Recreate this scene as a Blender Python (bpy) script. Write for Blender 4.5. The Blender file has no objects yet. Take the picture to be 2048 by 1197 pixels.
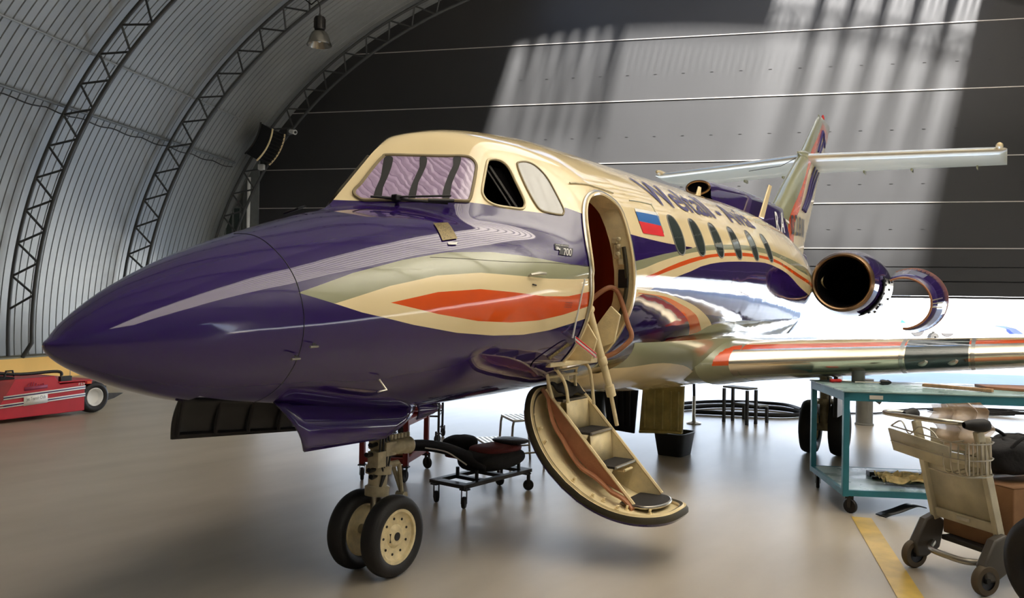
import bpy, bmesh, math, random
import numpy as np
from mathutils import Vector, Matrix
random.seed(7)
SC=bpy.context.scene; COL=SC.collection
PI=math.pi
# ---------------------------------------------------------------- camera, world, light, exposure
RX_=Vector((0.529782,-0.847917,0.019178)); UP_=Vector((-0.020445,0.009838,0.999743)); VD_=Vector((0.847887,0.530038,0.012124))
cd=bpy.data.cameras.new('camera'); cam=bpy.data.objects.new('camera',cd); COL.objects.link(cam)
cd.sensor_fit='HORIZONTAL'; cd.sensor_width=36.0; cd.lens=1579.197/2048*36; cd.clip_start=.05; cd.clip_end=400
M3=Matrix((RX_,UP_,-VD_)).transposed(); cam.matrix_world=Matrix.Translation((-1.58555,-3.05964,1.52953))@M3.to_4x4()
SC.camera=cam
PSI=0.3428
AX=Vector((math.cos(PSI),math.sin(PSI),0)); BX=Vector((math.sin(PSI),-math.cos(PSI),0))   # hangar axis, door-wise right
def H(a,b,z): return AX*a+BX*b+Vector((0,0,z))
SC.view_settings.view_transform='Standard'; SC.view_settings.look='None'; SC.view_settings.gamma=1; SC.view_settings.use_curve_mapping=False
SC.view_settings.exposure=0.0
w=bpy.data.worlds.new('world'); SC.world=w; w.use_nodes=True
wn=w.node_tree; wn.nodes.clear()
wo=wn.nodes.new('ShaderNodeOutputWorld'); wb=wn.nodes.new('ShaderNodeBackground'); wb.inputs[1].default_value=3.2
tc=wn.nodes.new('ShaderNodeTexCoord'); sx=wn.nodes.new('ShaderNodeSeparateXYZ'); cr=wn.nodes.new('ShaderNodeValToRGB')
wn.links.new(tc.outputs['Generated'],sx.inputs[0]); wn.links.new(sx.outputs['Z'],cr.inputs[0]); wn.links.new(cr.outputs[0],wb.inputs[0]); wn.links.new(wb.outputs[0],wo.inputs[0])
cr.color_ramp.elements[0].position=0.0; cr.color_ramp.elements[0].color=(.85,.92,1,1); cr.color_ramp.elements[1].position=.6; cr.color_ramp.elements[1].color=(.34,.55,1,1)
def light(name,kind,loc,direction,energy,color,**kw):
    d=bpy.data.lights.new(name,kind); d.energy=energy; d.color=color
    for k,v in kw.items(): setattr(d,k,v)
    o=bpy.data.objects.new(name,d); COL.objects.link(o); o.location=loc
    o.rotation_euler=Vector(direction).to_track_quat('-Z','Y').to_euler(); return o
SUND=(AX*0.42+BX*-0.215+Vector((0,0,-.88))).normalized()
light('sun','SUN',(0,0,20),SUND,74.0,(1,.97,.93),angle=math.radians(8))
# daylight of the roof window strip right of the crown and of the gap under the door, plus two added vault fill lights
def strip(name,loc,xdir,ndir,e,col,sx_,sy_):
    o=light(name,'AREA',loc,ndir,e,col,shape='RECTANGLE',size=sx_,size_y=sy_); z=-Vector(ndir).normalized(); x=(Vector(xdir)-z*Vector(xdir).dot(z)).normalized(); o.rotation_euler=Matrix((x,z.cross(x),z)).transposed().to_euler(); return o
strip('roof_strip_daylight',H(1.0,3.6,9.3),AX,Vector((0,0,-1))-BX*.15,520,(1,.88,.76),17,2.6)
strip('added_vault_wash',H(1.5,4.5,6.5),AX,BX+Vector((0,0,.45)),300,(1,.90,.80),14,1.2)  # added wash hung in mid-air to brighten the right-hand vault, no window there
strip('added_vault_uplight',H(3.8,8.0,5.5),AX,Vector((0,0,1))+BX*.12,3900,(1,.90,.78),10,1.5)  # added upward-facing fill in mid-air, lights the vault for the nose reflection
light('door_gap_daylight','AREA',H(17.3,1.5,1.1),-AX+Vector((0,0,-.05)),420,(.72,.84,1),shape='RECTANGLE',size=17,size_y=1.7)

# ---------------------------------------------------------------- materials
def _n(nt,t,**kw):
    n=nt.nodes.new(t)
    for k,v in kw.items(): setattr(n,k,v)
    return n
def s2l(c): return tuple((x/12.92 if x<=.04045 else ((x+.055)/1.055)**2.4) for x in c)
def rgb(r,g,b): return s2l((r/255,g/255,b/255))
def mat(name,col,rough=.5,metal=0.,var=0.,vs=6.,bump=0.,bs=60.,coat=0.,ior=1.5,trans=0.,rvar=0.,alpha=1.,stretch=None):
    m=bpy.data.materials.new(name); m.use_nodes=True; nt=m.node_tree; p=nt.nodes['Principled BSDF']
    c=(*col,1); p.inputs['Base Color'].default_value=c; p.inputs['Roughness'].default_value=rough; p.inputs['Metallic'].default_value=metal
    p.inputs['IOR'].default_value=ior; p.inputs['Transmission Weight'].default_value=trans; p.inputs['Coat Weight'].default_value=coat; p.inputs['Coat Roughness'].default_value=.03; p.inputs['Alpha'].default_value=alpha
    tcn=_n(nt,'ShaderNodeTexCoord'); src=tcn.outputs['Object']
    if stretch:
        mp=_n(nt,'ShaderNodeMapping'); mp.inputs['Scale'].default_value=stretch; nt.links.new(src,mp.inputs[0]); src=mp.outputs[0]
    if var or rvar:
        no=_n(nt,'ShaderNodeTexNoise'); no.inputs['Scale'].default_value=vs; no.inputs['Detail'].default_value=5; nt.links.new(src,no.inputs['Vector'])
        if var:
            mr=_n(nt,'ShaderNodeMapRange'); mr.inputs[1].default_value=.3; mr.inputs[2].default_value=.7; mr.inputs[3].default_value=1-var; mr.inputs[4].default_value=1+var
            nt.links.new(no.outputs[0],mr.inputs[0]); mx=_n(nt,'ShaderNodeMix',data_type='RGBA',blend_type='MULTIPLY'); mx.inputs[0].default_value=1; mx.inputs[6].default_value=c
            nt.links.new(mr.outputs[0],mx.inputs[7]); nt.links.new(mx.outputs[2],p.inputs['Base Color'])
        if rvar:
            mr=_n(nt,'ShaderNodeMapRange'); mr.inputs[1].default_value=.3; mr.inputs[2].default_value=.7; mr.inputs[3].default_value=max(0,rough-rvar); mr.inputs[4].default_value=min(1,rough+rvar)
            nt.links.new(no.outputs[0],mr.inputs[0]); nt.links.new(mr.outputs[0],p.inputs['Roughness'])
    if bump:
        nb=_n(nt,'ShaderNodeTexNoise'); nb.inputs['Scale'].default_value=bs; nb.inputs['Detail'].default_value=3; nt.links.new(src,nb.inputs['Vector'])
        bp=_n(nt,'ShaderNodeBump'); bp.inputs['Strength'].default_value=bump; bp.inputs['Distance'].default_value=.01; nt.links.new(nb.outputs[0],bp.inputs['Height']); nt.links.new(bp.outputs[0],p.inputs['Normal'])
    return m
PURPLE=rgb(48,28,94); SAGE=rgb(158,158,126); CREAM=rgb(250,228,178); ORANGE=rgb(236,92,32)
M={}
M['cream']=mat('cream_paint',CREAM,.22,coat=.5,var=.05,vs=2.5)
M['creamflat']=mat('cream_primer_metal',rgb(232,214,168),.42,var=.10,vs=14,bump=.15,bs=90)
M['creamdirty']=mat('worn_cream_enamel',rgb(205,192,155),.45,var=.2,vs=18,bump=.2,bs=80)
M['purple']=mat('purple_paint',PURPLE,.08,coat=.5)
M['sage']=mat('sage_paint',SAGE,.18,coat=.5)
M['tread']=mat('black_grip_tread',rgb(38,35,33),.75,var=.2,vs=80,bump=.6,bs=350)
M['rubber']=mat('black_rubber',rgb(24,22,22),.6,var=.2,vs=10,bump=.1,bs=120)
M['black']=mat('black_plastic',rgb(16,16,17),.45,var=.1)
M['blackcloth']=mat('black_fabric',rgb(18,17,19),.85,var=.25,vs=20,bump=.4,bs=40)
M['steel']=mat('brushed_steel',rgb(190,185,172),.3,metal=1,var=.1,vs=30)
M['polish']=mat('polished_leading_edge',rgb(235,225,205),.42,metal=1,rvar=.05,vs=3,var=.05)
M['dsteel']=mat('dark_steel',rgb(70,68,66),.45,metal=.8,var=.15,vs=15)
M['truss']=mat('painted_truss_steel',rgb(66,68,68),.5,var=.1,vs=8)
M['trusslight']=mat('grey_painted_steel',rgb(110,114,114),.5,var=.1,vs=8)
M['brown']=mat('brown_veneer',rgb(196,104,62),.35,var=.25,vs=4,stretch=(1,1,.15))
M['tan']=mat('tan_leather',rgb(166,112,78),.5,var=.15,vs=10,bump=.2,bs=60)
M['red']=mat('red_paint',rgb(190,40,52),.4,var=.08,vs=5)
M['dred']=mat('dark_red_enamel',rgb(140,38,34),.45,var=.2,vs=9)
M['maroon']=mat('maroon_upholstery',rgb(92,22,22),.8,var=.2,vs=12,bump=.3,bs=60)
M['teal']=mat('teal_enamel',rgb(44,120,136),.4,var=.15,vs=7,bump=.1,bs=60)
M['tealtop']=mat('pale_teal_table_top',rgb(150,178,176),.3,var=.15,vs=5,rvar=.1)
M['yellow']=mat('yellow_painted_plinth',rgb(255,204,110),.7,var=.06,vs=1.5)
M['ledge']=mat('grey_concrete_ledge',rgb(140,138,122),.8,var=.15,vs=4)
M['white']=mat('white_paint',rgb(235,235,232),.35,var=.04)
M['rubbergrey']=mat('grey_brown_wheel_rubber',rgb(96,84,66),.7,var=.15)
M['bracket']=mat('dark_grey_casting',rgb(84,80,74),.5,var=.1)
M['grey']=mat('grey_paint',rgb(125,124,118),.5,var=.1)
M['trolley']=mat('worn_grey_trolley_paint',rgb(200,192,166),.45,var=.15,vs=9,bump=.1,bs=50)
M['card']=mat('brown_cardboard',rgb(142,104,70),.85,var=.12,vs=9,bump=.15,bs=50)
M['wood']=mat('pale_brown_board',rgb(190,150,112),.6,var=.2,vs=6,stretch=(1,6,1))
M['orange']=mat('orange_paint',ORANGE,.3,coat=.3)
M['redplastic']=mat('red_plastic',rgb(225,40,36),.35)
M['navy']=mat('navy_lettering',rgb(52,40,104),.3)
M['bluef']=mat('blue_flag_stripe',rgb(24,102,176),.35)
M['redf']=mat('red_flag_stripe',rgb(225,30,40),.35)
M['blacktxt']=mat('black_lettering',rgb(20,18,20),.4)
M['whitetxt']=mat('white_lettering',rgb(238,236,230),.4)
M['dark']=mat('dark_interior',rgb(12,11,12),.95,ior=1.1)
M['darkmetal']=mat('dark_bay_metal',rgb(34,32,34),.55,metal=.3,var=.2,vs=8,bump=.2,bs=30)
M['olive']=mat('olive_primer',rgb(190,174,104),.5,metal=.1,var=.3,vs=7,bump=.2,bs=20)
M['glass']=mat('dark_window_glass',rgb(52,64,62),.06,coat=1,var=.3,vs=2)
M['clear']=mat('smoked_clear_panel',rgb(112,108,98),.06,coat=1,var=.1,vs=3)
M['lip']=mat('bare_metal_intake_lip',rgb(140,112,84),.3,metal=1,var=.15,vs=5)
M['seal']=mat('dark_olive_rubber_seal',rgb(62,56,38),.6,var=.2,vs=9)
M['frame']=mat('olive_window_sealant',rgb(150,134,98),.5)
M['gold']=mat('speckled_bronze_plate',rgb(128,112,70),.4,metal=.4,var=.5,vs=120)
M['gearmetal']=mat('greasy_cream_gear_leg',rgb(170,158,128),.42,var=.3,vs=16,bump=.2,bs=40)
M['plastic']=mat('crumpled_clear_plastic',rgb(225,205,180),.25,var=.12,vs=9,bump=.9,bs=14,alpha=.78)
M['rag']=mat('stained_rag',rgb(206,184,130),.9,var=.6,vs=14,bump=.5,bs=30)
M['tape']=mat('grimy_white_sticker',rgb(210,205,195),.5)
M['reflector']=mat('spun_aluminium_reflector',rgb(170,165,155),.25,metal=1,var=.1)
M['concrete']=mat('sunlit_apron_concrete',rgb(205,203,196),.9,var=.06,vs=.6)
M['wheelwhite']=mat('cream_wheel_hub',rgb(226,208,162),.4,var=.15,vs=25,bump=.15,bs=60)
# lilac reflective sunshade behind the windscreen, with wavy creases
def shade_mat():
    m=mat('lilac_foil_sunshade',rgb(190,160,192),.12,coat=1)
    nt=m.node_tree;p=nt.nodes['Principled BSDF']; tcn=_n(nt,'ShaderNodeTexCoord')
    wv=_n(nt,'ShaderNodeTexWave'); wv.inputs['Scale'].default_value=9; wv.inputs['Distortion'].default_value=7; wv.inputs['Detail'].default_value=2
    nt.links.new(tcn.outputs['Object'],wv.inputs['Vector']); r=_n(nt,'ShaderNodeValToRGB'); r.color_ramp.elements[0].position=0; r.color_ramp.elements[0].color=(*rgb(150,126,158),1)
    r.color_ramp.elements[1].position=.05; r.color_ramp.elements[1].color=(*rgb(184,162,192),1); nt.links.new(wv.outputs[0],r.inputs[0]); nt.links.new(r.outputs[0],p.inputs['Base Color'])
    bp=_n(nt,'ShaderNodeBump'); bp.inputs['Strength'].default_value=.25; bp.inputs['Distance'].default_value=.01; nt.links.new(wv.outputs[0],bp.inputs['Height']); nt.links.new(bp.outputs[0],p.inputs['Normal'])
    return m
M['shade']=shade_mat()
def floor_mat():
    m=mat('epoxy_floor',rgb(150,141,128),.33)
    nt=m.node_tree;p=nt.nodes['Principled BSDF'];tcn=_n(nt,'ShaderNodeTexCoord')
    a=_n(nt,'ShaderNodeTexNoise'); a.inputs['Scale'].default_value=.7; a.inputs['Detail'].default_value=6
    mp=_n(nt,'ShaderNodeMapping'); mp.inputs['Rotation'].default_value=(0,0,.5); mp.inputs['Scale'].default_value=(1,3,1)
    nt.links.new(tcn.outputs['Object'],mp.inputs[0]); nt.links.new(mp.outputs[0],a.inputs['Vector'])
    r=_n(nt,'ShaderNodeValToRGB'); r.color_ramp.elements[0].position=.3; r.color_ramp.elements[0].color=(*rgb(166,156,140),1); r.color_ramp.elements[1].position=.7; r.color_ramp.elements[1].color=(*rgb(184,174,158),1)
    nt.links.new(a.outputs[0],r.inputs[0]); nt.links.new(r.outputs[0],p.inputs['Base Color'])
    b=_n(nt,'ShaderNodeBump'); b.inputs['Strength'].default_value=.06; b.inputs['Distance'].default_value=.01; n2=_n(nt,'ShaderNodeTexNoise'); n2.inputs['Scale'].default_value=9; nt.links.new(tcn.outputs['Object'],n2.inputs['Vector']); nt.links.new(n2.outputs[0],b.inputs['Height']); nt.links.new(b.outputs[0],p.inputs['Normal'])
    return m
M['floor']=floor_mat()
def sheet_mat():
    m=mat('corrugated_galvanised_sheet',rgb(150,152,150),.5,metal=.25,var=.10,vs=1.2,bump=.06,bs=4,stretch=(1,1,.3))
    return m
M['sheet']=sheet_mat()
M['doorskin']=mat('anthracite_door_skin',rgb(48,48,49),.5,var=.06,vs=.8,bump=.05,bs=6)
M['dimple']=mat('shallow_dimple',rgb(34,34,35),.6)
M['farblue']=mat('deep_blue_swoosh',rgb(22,44,130),.5)
M['turq']=mat('turquoise_cab',rgb(30,140,150),.5)
M['seam']=mat('bright_seam_profile',rgb(205,200,195),.35,metal=.6)

# ---------------------------------------------------------------- mesh helpers
class MB:
    def __init__(s): s.v=[];s.f=[];s.m=[];s.mi=0
    def add(s,vs,fs,mi=None):
        o=len(s.v); s.v+= [tuple(v) for v in vs]; s.f+=[tuple(i+o for i in f) for f in fs]; s.m+=[s.mi if mi is None else mi]*len(fs); return s
    def box(s,c,d,R=None,mi=None):
        c=Vector(c); pts=[]
        for x in (-.5,.5):
            for y in (-.5,.5):
                for z in (-.5,.5):
                    p=Vector((x*d[0],y*d[1],z*d[2])); p=(R@p if R else p)+c; pts.append(p)
        return s.add(pts,[(0,1,3,2),(4,6,7,5),(0,4,5,1),(2,3,7,6),(0,2,6,4),(1,5,7,3)],mi)
    def tube(s,path,r,n=8,closed=False,mi=None,cap=True):
        P=[Vector(p) for p in path]; N=len(P); rr=r if hasattr(r,'__len__') else [r]*N; vs=[];prev=None
        for i in range(N):
            if closed: t=(P[(i+1)%N]-P[i-1])
            else: t=P[min(i+1,N-1)]-P[max(i-1,0)]
            t=t.normalized() if t.length>1e-9 else Vector((0,0,1))
            if prev is None:
                u=t.cross(Vector((0,0,1)));
                if u.length<1e-3: u=t.cross(Vector((1,0,0)))
            else: u=prev-t*prev.dot(t)
            u.normalize(); prev=u; w_=t.cross(u)
            for k in range(n):
                a=2*PI*k/n; vs.append(P[i]+(u*math.cos(a)+w_*math.sin(a))*rr[i])
        fs=[]
        for i in range(N if closed else N-1):
            for k in range(n):
                a=i*n+k;b=i*n+(k+1)%n;c=((i+1)%N)*n+(k+1)%n;d=((i+1)%N)*n+k; fs.append((a,b,c,d))
        if cap and not closed: fs+= [tuple(reversed(range(n))),tuple((N-1)*n+k for k in range(n))]
        return s.add(vs,fs,mi)
    def lathe(s,prof,c=(0,0,0),ax=(0,0,1),n=32,mi=None,caps=False):
        ax=Vector(ax).normalized(); u=ax.cross(Vector((0,0,1)))
        if u.length<1e-3: u=Vector((1,0,0))
        u.normalize(); w_=ax.cross(u); c=Vector(c); vs=[]
        for r,h in prof:
            for k in range(n):
                a=2*PI*k/n; vs.append(c+ax*h+(u*math.cos(a)+w_*math.sin(a))*max(r,1e-4))
        fs=[(i*n+k,i*n+(k+1)%n,(i+1)*n+(k+1)%n,(i+1)*n+k) for i in range(len(prof)-1) for k in range(n)]
        if caps: fs+=[tuple(reversed(range(n))),tuple((len(prof)-1)*n+k for k in range(n))]
        return s.add(vs,fs,mi)
    def prism(s,poly,o,U,V,W,mi=None):
        "poly in (u,v); extruded along W"
        o,U,V,W=map(Vector,(o,U,V,W)); n=len(poly); a=[o+U*p[0]+V*p[1] for p in poly]; b=[p+W for p in a]
        return s.add(a+b,[tuple(reversed(range(n))),tuple(range(n,2*n))]+[(k,(k+1)%n,n+(k+1)%n,n+k) for k in range(n)],mi)
    def grid(s,fn,nu,nv,closeu=False,closev=False,mi=None):
        vs=[fn(i,j) for i in range(nu) for j in range(nv)]
        fs=[(i*nv+j,((i+1)%nu)*nv+j,((i+1)%nu)*nv+(j+1)%nv,i*nv+(j+1)%nv) for i in range(nu if closeu else nu-1) for j in range(nv if closev else nv-1)]
        return s.add(vs,fs,mi)
    def build(s,name,mats,parent=None,smooth=35,bevel=0,subd=0,solid=0,fixn=True,seg=2):
        me=bpy.data.meshes.new(name); me.from_pydata(s.v,[],s.f); me.update()
        if not isinstance(mats,(list,tuple)): mats=[mats]
        for m in mats: me.materials.append(M[m] if isinstance(m,str) else m)
        if any(s.m):
            me.polygons.foreach_set('material_index',s.m)
        if fixn:
            bm=bmesh.new(); bm.from_mesh(me); bmesh.ops.recalc_face_normals(bm,faces=bm.faces); bm.to_mesh(me); bm.free()
        if smooth:
            me.shade_smooth(); me.set_sharp_from_angle(angle=math.radians(smooth))
        o=bpy.data.objects.new(name,me); COL.objects.link(o)
        if parent is not None:
            o.parent=parent; o.matrix_parent_inverse=Matrix.Identity(4)
            o.matrix_basis=parent_inv(parent)
        if solid:
            md=o.modifiers.new('solidify','SOLIDIFY'); md.thickness=solid; md.offset=0
        if bevel:
            md=o.modifiers.new('bevel','BEVEL'); md.width=bevel; md.segments=seg; md.limit_method='ANGLE'; md.angle_limit=math.radians(40)
        if subd:
            md=o.modifiers.new('subsurf','SUBSURF'); md.levels=subd; md.render_levels=subd
        return o
WM={}
def parent_inv(p):
    m=Matrix.Identity(4); chain=[]
    q=p
    while q is not None: chain.append(q); q=q.parent
    for q in reversed(chain): m=m@q.matrix_basis
    return m.inverted()
def tag(o,label=None,cat=None,group=None,kind=None):
    if label: o['label']=label
    if cat: o['category']=cat
    if group: o['group']=group
    if kind: o['kind']=kind
    return o
def thing(name,loc,label,cat,rz=0,group=None):
    o=bpy.data.objects.new(name,None); COL.objects.link(o); o.empty_display_size=.1
    o.matrix_basis=Matrix.Translation(loc)@Matrix.Rotation(rz,4,'Z'); return tag(o,label,cat,group)
def copy_tree(o,parent=None):
    c=o.copy(); COL.objects.link(c)
    if parent is not None: c.parent=parent
    for ch in list(o.children): copy_tree(ch,c)
    return c
def struct(mb,name,mats,label=None,**kw):
    o=mb.build(name,mats,None,**kw); o['kind']='structure'
    if label: o['label']=label
    return o
def W(lat,D,z=0.): return Vector((-1.58555+.52988*lat+.84807*D,-3.05964-.84807*lat+.52988*D,z))
YAW=math.atan2(.52988,.84807)
def frame(o,x,y,z):
    "local-to-world matrix for prop builders"
    return Matrix(((x[0],y[0],z[0],o[0]),(x[1],y[1],z[1],o[1]),(x[2],y[2],z[2],o[2]),(0,0,0,1)))
# ---------------------------------------------------------------- the hangar
DOORA=16.6; B0=1.069; H0=.992; RR=11.091; ECC=1.209; TT=.527
def arch(rho,phi):
    c=math.cos(phi); return B0+rho*c*(1.42 if c>0 else 1), H0+rho*math.sin(phi)/ECC
mb=MB(); 
def quad(mb,p,mi=None): mb.add(p,[tuple(range(len(p)))],mi)
A_BACK=-9.5
quad(mb,[H(A_BACK-6,-14,0),H(DOORA+.45,-14,0),H(DOORA+.45,19,0),H(A_BACK-6,19,0)]); struct(mb,'floor','floor',smooth=0,fixn=False)
mb=MB(); quad(mb,[H(DOORA+.45,-80,-.01),H(DOORA+140,-80,-.01),H(DOORA+140,120,-.01),H(DOORA+.45,120,-.01)]); struct(mb,'apron','concrete',smooth=0,fixn=False)
# corrugated vault, with the skylight slots the sun comes through
P0=math.pi*1.023; P1=-math.pi*.012; NP=96
PITCH=.17
prof_=[]; a=A_BACK
while a<DOORA+.3:
    prof_+= [(a,0.),(a+.142,0.),(a+.148,.026),(a+.163,.026)]; a+=PITCH
RV=RR+.16
SKY=[]
def vault(rows_from,rows_to,name):
    sel=[(a,d) for a,d in prof_]
    mb=MB(); n=len(sel)
    vs=[]
    phis=[rows_from+(rows_to-rows_from)*j/NPH for j in range(NPH+1)]
    for a,d in sel:
        for ph in phis:
            b,z=arch(RV+d,ph); vs.append(H(a,b,z))
    fs=[]; m=NPH+1
    for i in range(n-1):
        for j in range(NPH):
            ph=(phis[j]+phis[j+1])/2
            b,z=arch(RV,ph)
            if any(a0<=sel[i][0]<a1 and b0<b<b1 for a0,a1,b0,b1 in SKY): continue
            fs.append((i*m+j,i*m+j+1,(i+1)*m+j+1,(i+1)*m+j))
    mb.add(vs,fs); return struct(mb,name,'sheet',smooth=25,fixn=False)
# skylights: rectangles (a0,a1,b0,b1) in the vault whose sunbeam lands on the door
sa,sb,sz=SUND.dot(AX),SUND.dot(BX),SUND.z
def trace(bd,zd):
    "from a door point back along the sun to the vault"
    t=0
    while t<30:
        a=DOORA-sa*t; b=bd-sb*t; z=zd-sz*t
        if ((b-B0)/(RV*(1.42 if b>B0 else 1)))**2+((z-H0)*ECC/RV)**2>=1: return a,b,z
        t+=.02
SL=trace(-1.6,7.3); SR=trace(8.0,6.4); SLT=trace(-1.4,8.9)
NPH=240
SKY=[(13.2,15.65,-1.42,4.6),(13.2,16.5,4.6,8.75)]
vault(P0,PI/2,'wall_left'); vault(PI/2,P1,'wall_right')
# mullions of the skylights, plus louvre bars added to thin the sun on the door
mb=MB()
def skybar(b,a0,a1,wd=.16):
    ph=math.acos(max(-1,min(1,(b-B0)/(RV*(1.42 if b>B0 else 1))))); bb,z=arch(RV,ph); t=Vector((-math.sin(ph)*(1.42 if b>B0 else 1),math.cos(ph)/ECC)).normalized()
    X=AX; Y=(BX*t.x+Vector((0,0,1))*t.y); Z=X.cross(Y); R=Matrix((X,Y,Z)).transposed()
    mb.box(H((a0+a1)/2,bb,z),(a1-a0,wd,.08),R)
bq=-1.42
while bq<8.8:
    dense=.08 if bq<.9 else (.33 if bq<4.7 else .20)
    skybar(bq,13.2,16.55 if bq>4.6 else 15.7,.16*dense*1.3); bq+=.16
for k in range(5): skybar(5.6+.655*k,13.2,16.55,.20)
for k in range(6): skybar(-.95+.42*k,14.3,15.7,.20)
struct(mb,'window_1','trusslight','skylight mullions and added sun-thinning bars in the vault roof',smooth=0)
# yellow plinth with its grey ledge along the left wall
mb=MB(); zt=.43
mb.box(H((A_BACK+DOORA)/2,-10.35,zt/2),(DOORA-A_BACK,1.3,zt),Matrix((AX,BX,Vector((0,0,1)))).transposed()); struct(mb,'baseboard_left','yellow','yellow painted plinth along the corrugated wall',smooth=0)
mb=MB(); mb.box(H((A_BACK+DOORA)/2,-10.36,zt+.012),(DOORA-A_BACK,1.34,.024),Matrix((AX,BX,Vector((0,0,1)))).transposed()); struct(mb,'trim_1','ledge','grey ledge on top of the yellow plinth',smooth=0)
mb=MB()
for k in range(9): mb.box(H(-8+3*k+1.1,-9.698,zt/2),(.012,.004,zt-.02),Matrix((AX,BX,Vector((0,0,1)))).transposed())
struct(mb,'trim_2','grey','joints in the yellow plinth',smooth=0)
RH=Matrix((AX,BX,Vector((0,0,1)))).transposed()
# big sectional door, raised a man's height
door=bpy.data.objects.new('door_1',None); COL.objects.link(door); door['kind']='structure'; door['label']='raised anthracite sectional hangar door'
zs=[1.98,2.31,2.63,3.05,4.08,5.10,6.60,8.09,9.6,11.2]
BL=-8.83
for k in range(len(zs)-1):
    mb=MB(); z0,z1=zs[k]+.012,zs[k+1]-.012
    dd=[-.05,-.02,.0,0,0,0,0,0,0][k]
    mb.box(H(DOORA+.1+dd,(BL+17)/2,(z0+z1)/2),(.12,17-BL,z1-z0),RH); mb.build('door_panel',['doorskin'],door,smooth=0)
mb=MB(); mb.box(H(DOORA+.12,(BL+17)/2,6.6),(.06,17-BL,9.1),RH); mb.build('door_backing','doorskin',door,smooth=0)
for k,z in enumerate(zs[1:-1]):
    if k<2: continue
    mb=MB(); mb.box(H(DOORA+.036,(BL+17)/2,z),(.02,17-BL,.020),RH); mb.build('seam_strip','seam',door,smooth=0)
mb=MB(); mb.box(H(DOORA+.05,(BL+17)/2,1.96),(.16,17-BL,.05),RH); mb.build('bottom_seal','rubber',door,smooth=0)
for zz,zb in ((3.05,4.08),(4.08,5.10),(5.10,6.60),(6.6,8.09),):
    mb=MB()
    for k in range(21): mb.box(H(DOORA+.036,-2.4+k*.66,zz+(zb-zz)*.42),(.006,.07,.009),RH)
    mb.build('rivet_dimples','dimple',door,smooth=0)
# wall left of the door: grey column, conduit, wall sheets
mb=MB(); mb.box(H(DOORA+.12,BL-.22,4.2),(.3,.44,8.4),RH); struct(mb,'trim_3','trusslight','grey steel column beside the hangar door',smooth=0)
mb=MB(); mb.tube([H(DOORA-.09,BL-.24,.6),H(DOORA-.09,BL-.24,4.9)],.045,10); tag(mb.build('downpipe','white'),'pale vertical pipe on the grey column beside the hangar door','pipe')
mb=MB(); N=60
def endw(i,j):
    b=-11.2+ (BL-.4+11.2)*i/(N-1); ph=math.acos(max(-1,min(1,(b-B0)/(RR+.1)))); _,zt_=arch(RR+.1,min(PI,ph)); d=.03*(i%2)
    return H(DOORA+.1+d,b,[0,zt_+.3][j])
mb.grid(endw,N,2); struct(mb,'wall_back','trusslight',smooth=0,fixn=False)
mb=MB(); mb.box(H(DOORA+.0,-9.55,3.35),(.06,.42,1.5),RH)
win=struct(mb,'window_2','glass','dark window in the end wall beside the column',smooth=0)
mb=MB()
for s_ in (-.22,0,.22): mb.box(H(DOORA-.04,-9.55+s_,3.35),(.04,.04,1.55),RH)
for z_ in (2.6,3.35,4.1): mb.box(H(DOORA-.04,-9.55,z_),(.04,.48,.04),RH)
mb.build('window_frame','trusslight',win,smooth=0)
# end wall behind the camera with its wide open doorway
mb=MB()
pts=[arch(RV,PI*k/48) for k in range(49)]
mb.add([H(A_BACK,b,z) for b,z in pts if z>6.3]+[H(A_BACK,13.6,6.3),H(A_BACK,-7.8,6.3)],[tuple(range(len([1 for b,z in pts if z>6.3])+2))])
mb.add([H(A_BACK,-11,0),H(A_BACK,12.,0),H(A_BACK,12.,6.3),H(A_BACK,-8.3,6.3),H(A_BACK,-10.2,3.5)],[(0,1,2,3,4)])
mb.add([H(A_BACK,17,0),H(A_BACK,12,0),H(A_BACK,12.,6.3),H(A_BACK,14,6.3)],[(0,1,2,3)])
struct(mb,'wall_front','trusslight','closed end wall behind the viewer',smooth=0,fixn=False)
# arch trusses: two chords and zigzag braces each
def make_truss(A,label):
    t=thing('arch_truss',H(A,B0,0),label,'roof truss',group='lattice arch trusses carrying the vault')
    phs=[PI*1.0185-(PI*1.037)*k/120 for k in range(121)]
    for nm,rho,r in (('outer_chord',RR,.035),('inner_chord',RR-TT,.038)):
        mb=MB(); path=[]
        for ph in phs:
            b,z=arch(rho,ph)
            path.append(H(A,b,max(z,.45)))
        if nm=='inner_chord': path[0]=H(A,arch(RR-.32,phs[0])[0],.45)
        mb.tube(path,r,8); mb.build(nm,'truss',t,smooth=60)
    nn=46; step=PI*1.0/nn
    for k in range(nn):
        ph0=PI*1.0-k*step-.0373; ph1=ph0-step*.5; ph2=ph0-step+.0
        o1=arch(RR,ph0); i1=arch(RR-TT,ph1); o2=arch(RR,ph2)
        if o1[1]<.5: continue
        for s_,e_ in ((o1,i1),(i1,o2)):
            mb=MB(); mb.tube([H(A,*s_),H(A,*e_)],.021,6); mb.build('brace','truss',t,smooth=60)
    return t
for A,l in ((9.906,'dark lattice arch truss nearest the viewer at the left edge'),(12.914,'middle lattice arch truss with the hanging lamp below its chord'),(16.0,'end lattice arch truss in front of the dark hangar door')):
    make_truss(A,l)
tr0=make_truss(6.9,'lattice arch truss overhead on the viewer\'s side of the nearest one')
for A in (3.9,.9,-2.1,-5.1):
    c=copy_tree(tr0); c.matrix_basis=Matrix.Translation(H(A-6.9,0,0))@tr0.matrix_basis
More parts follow.
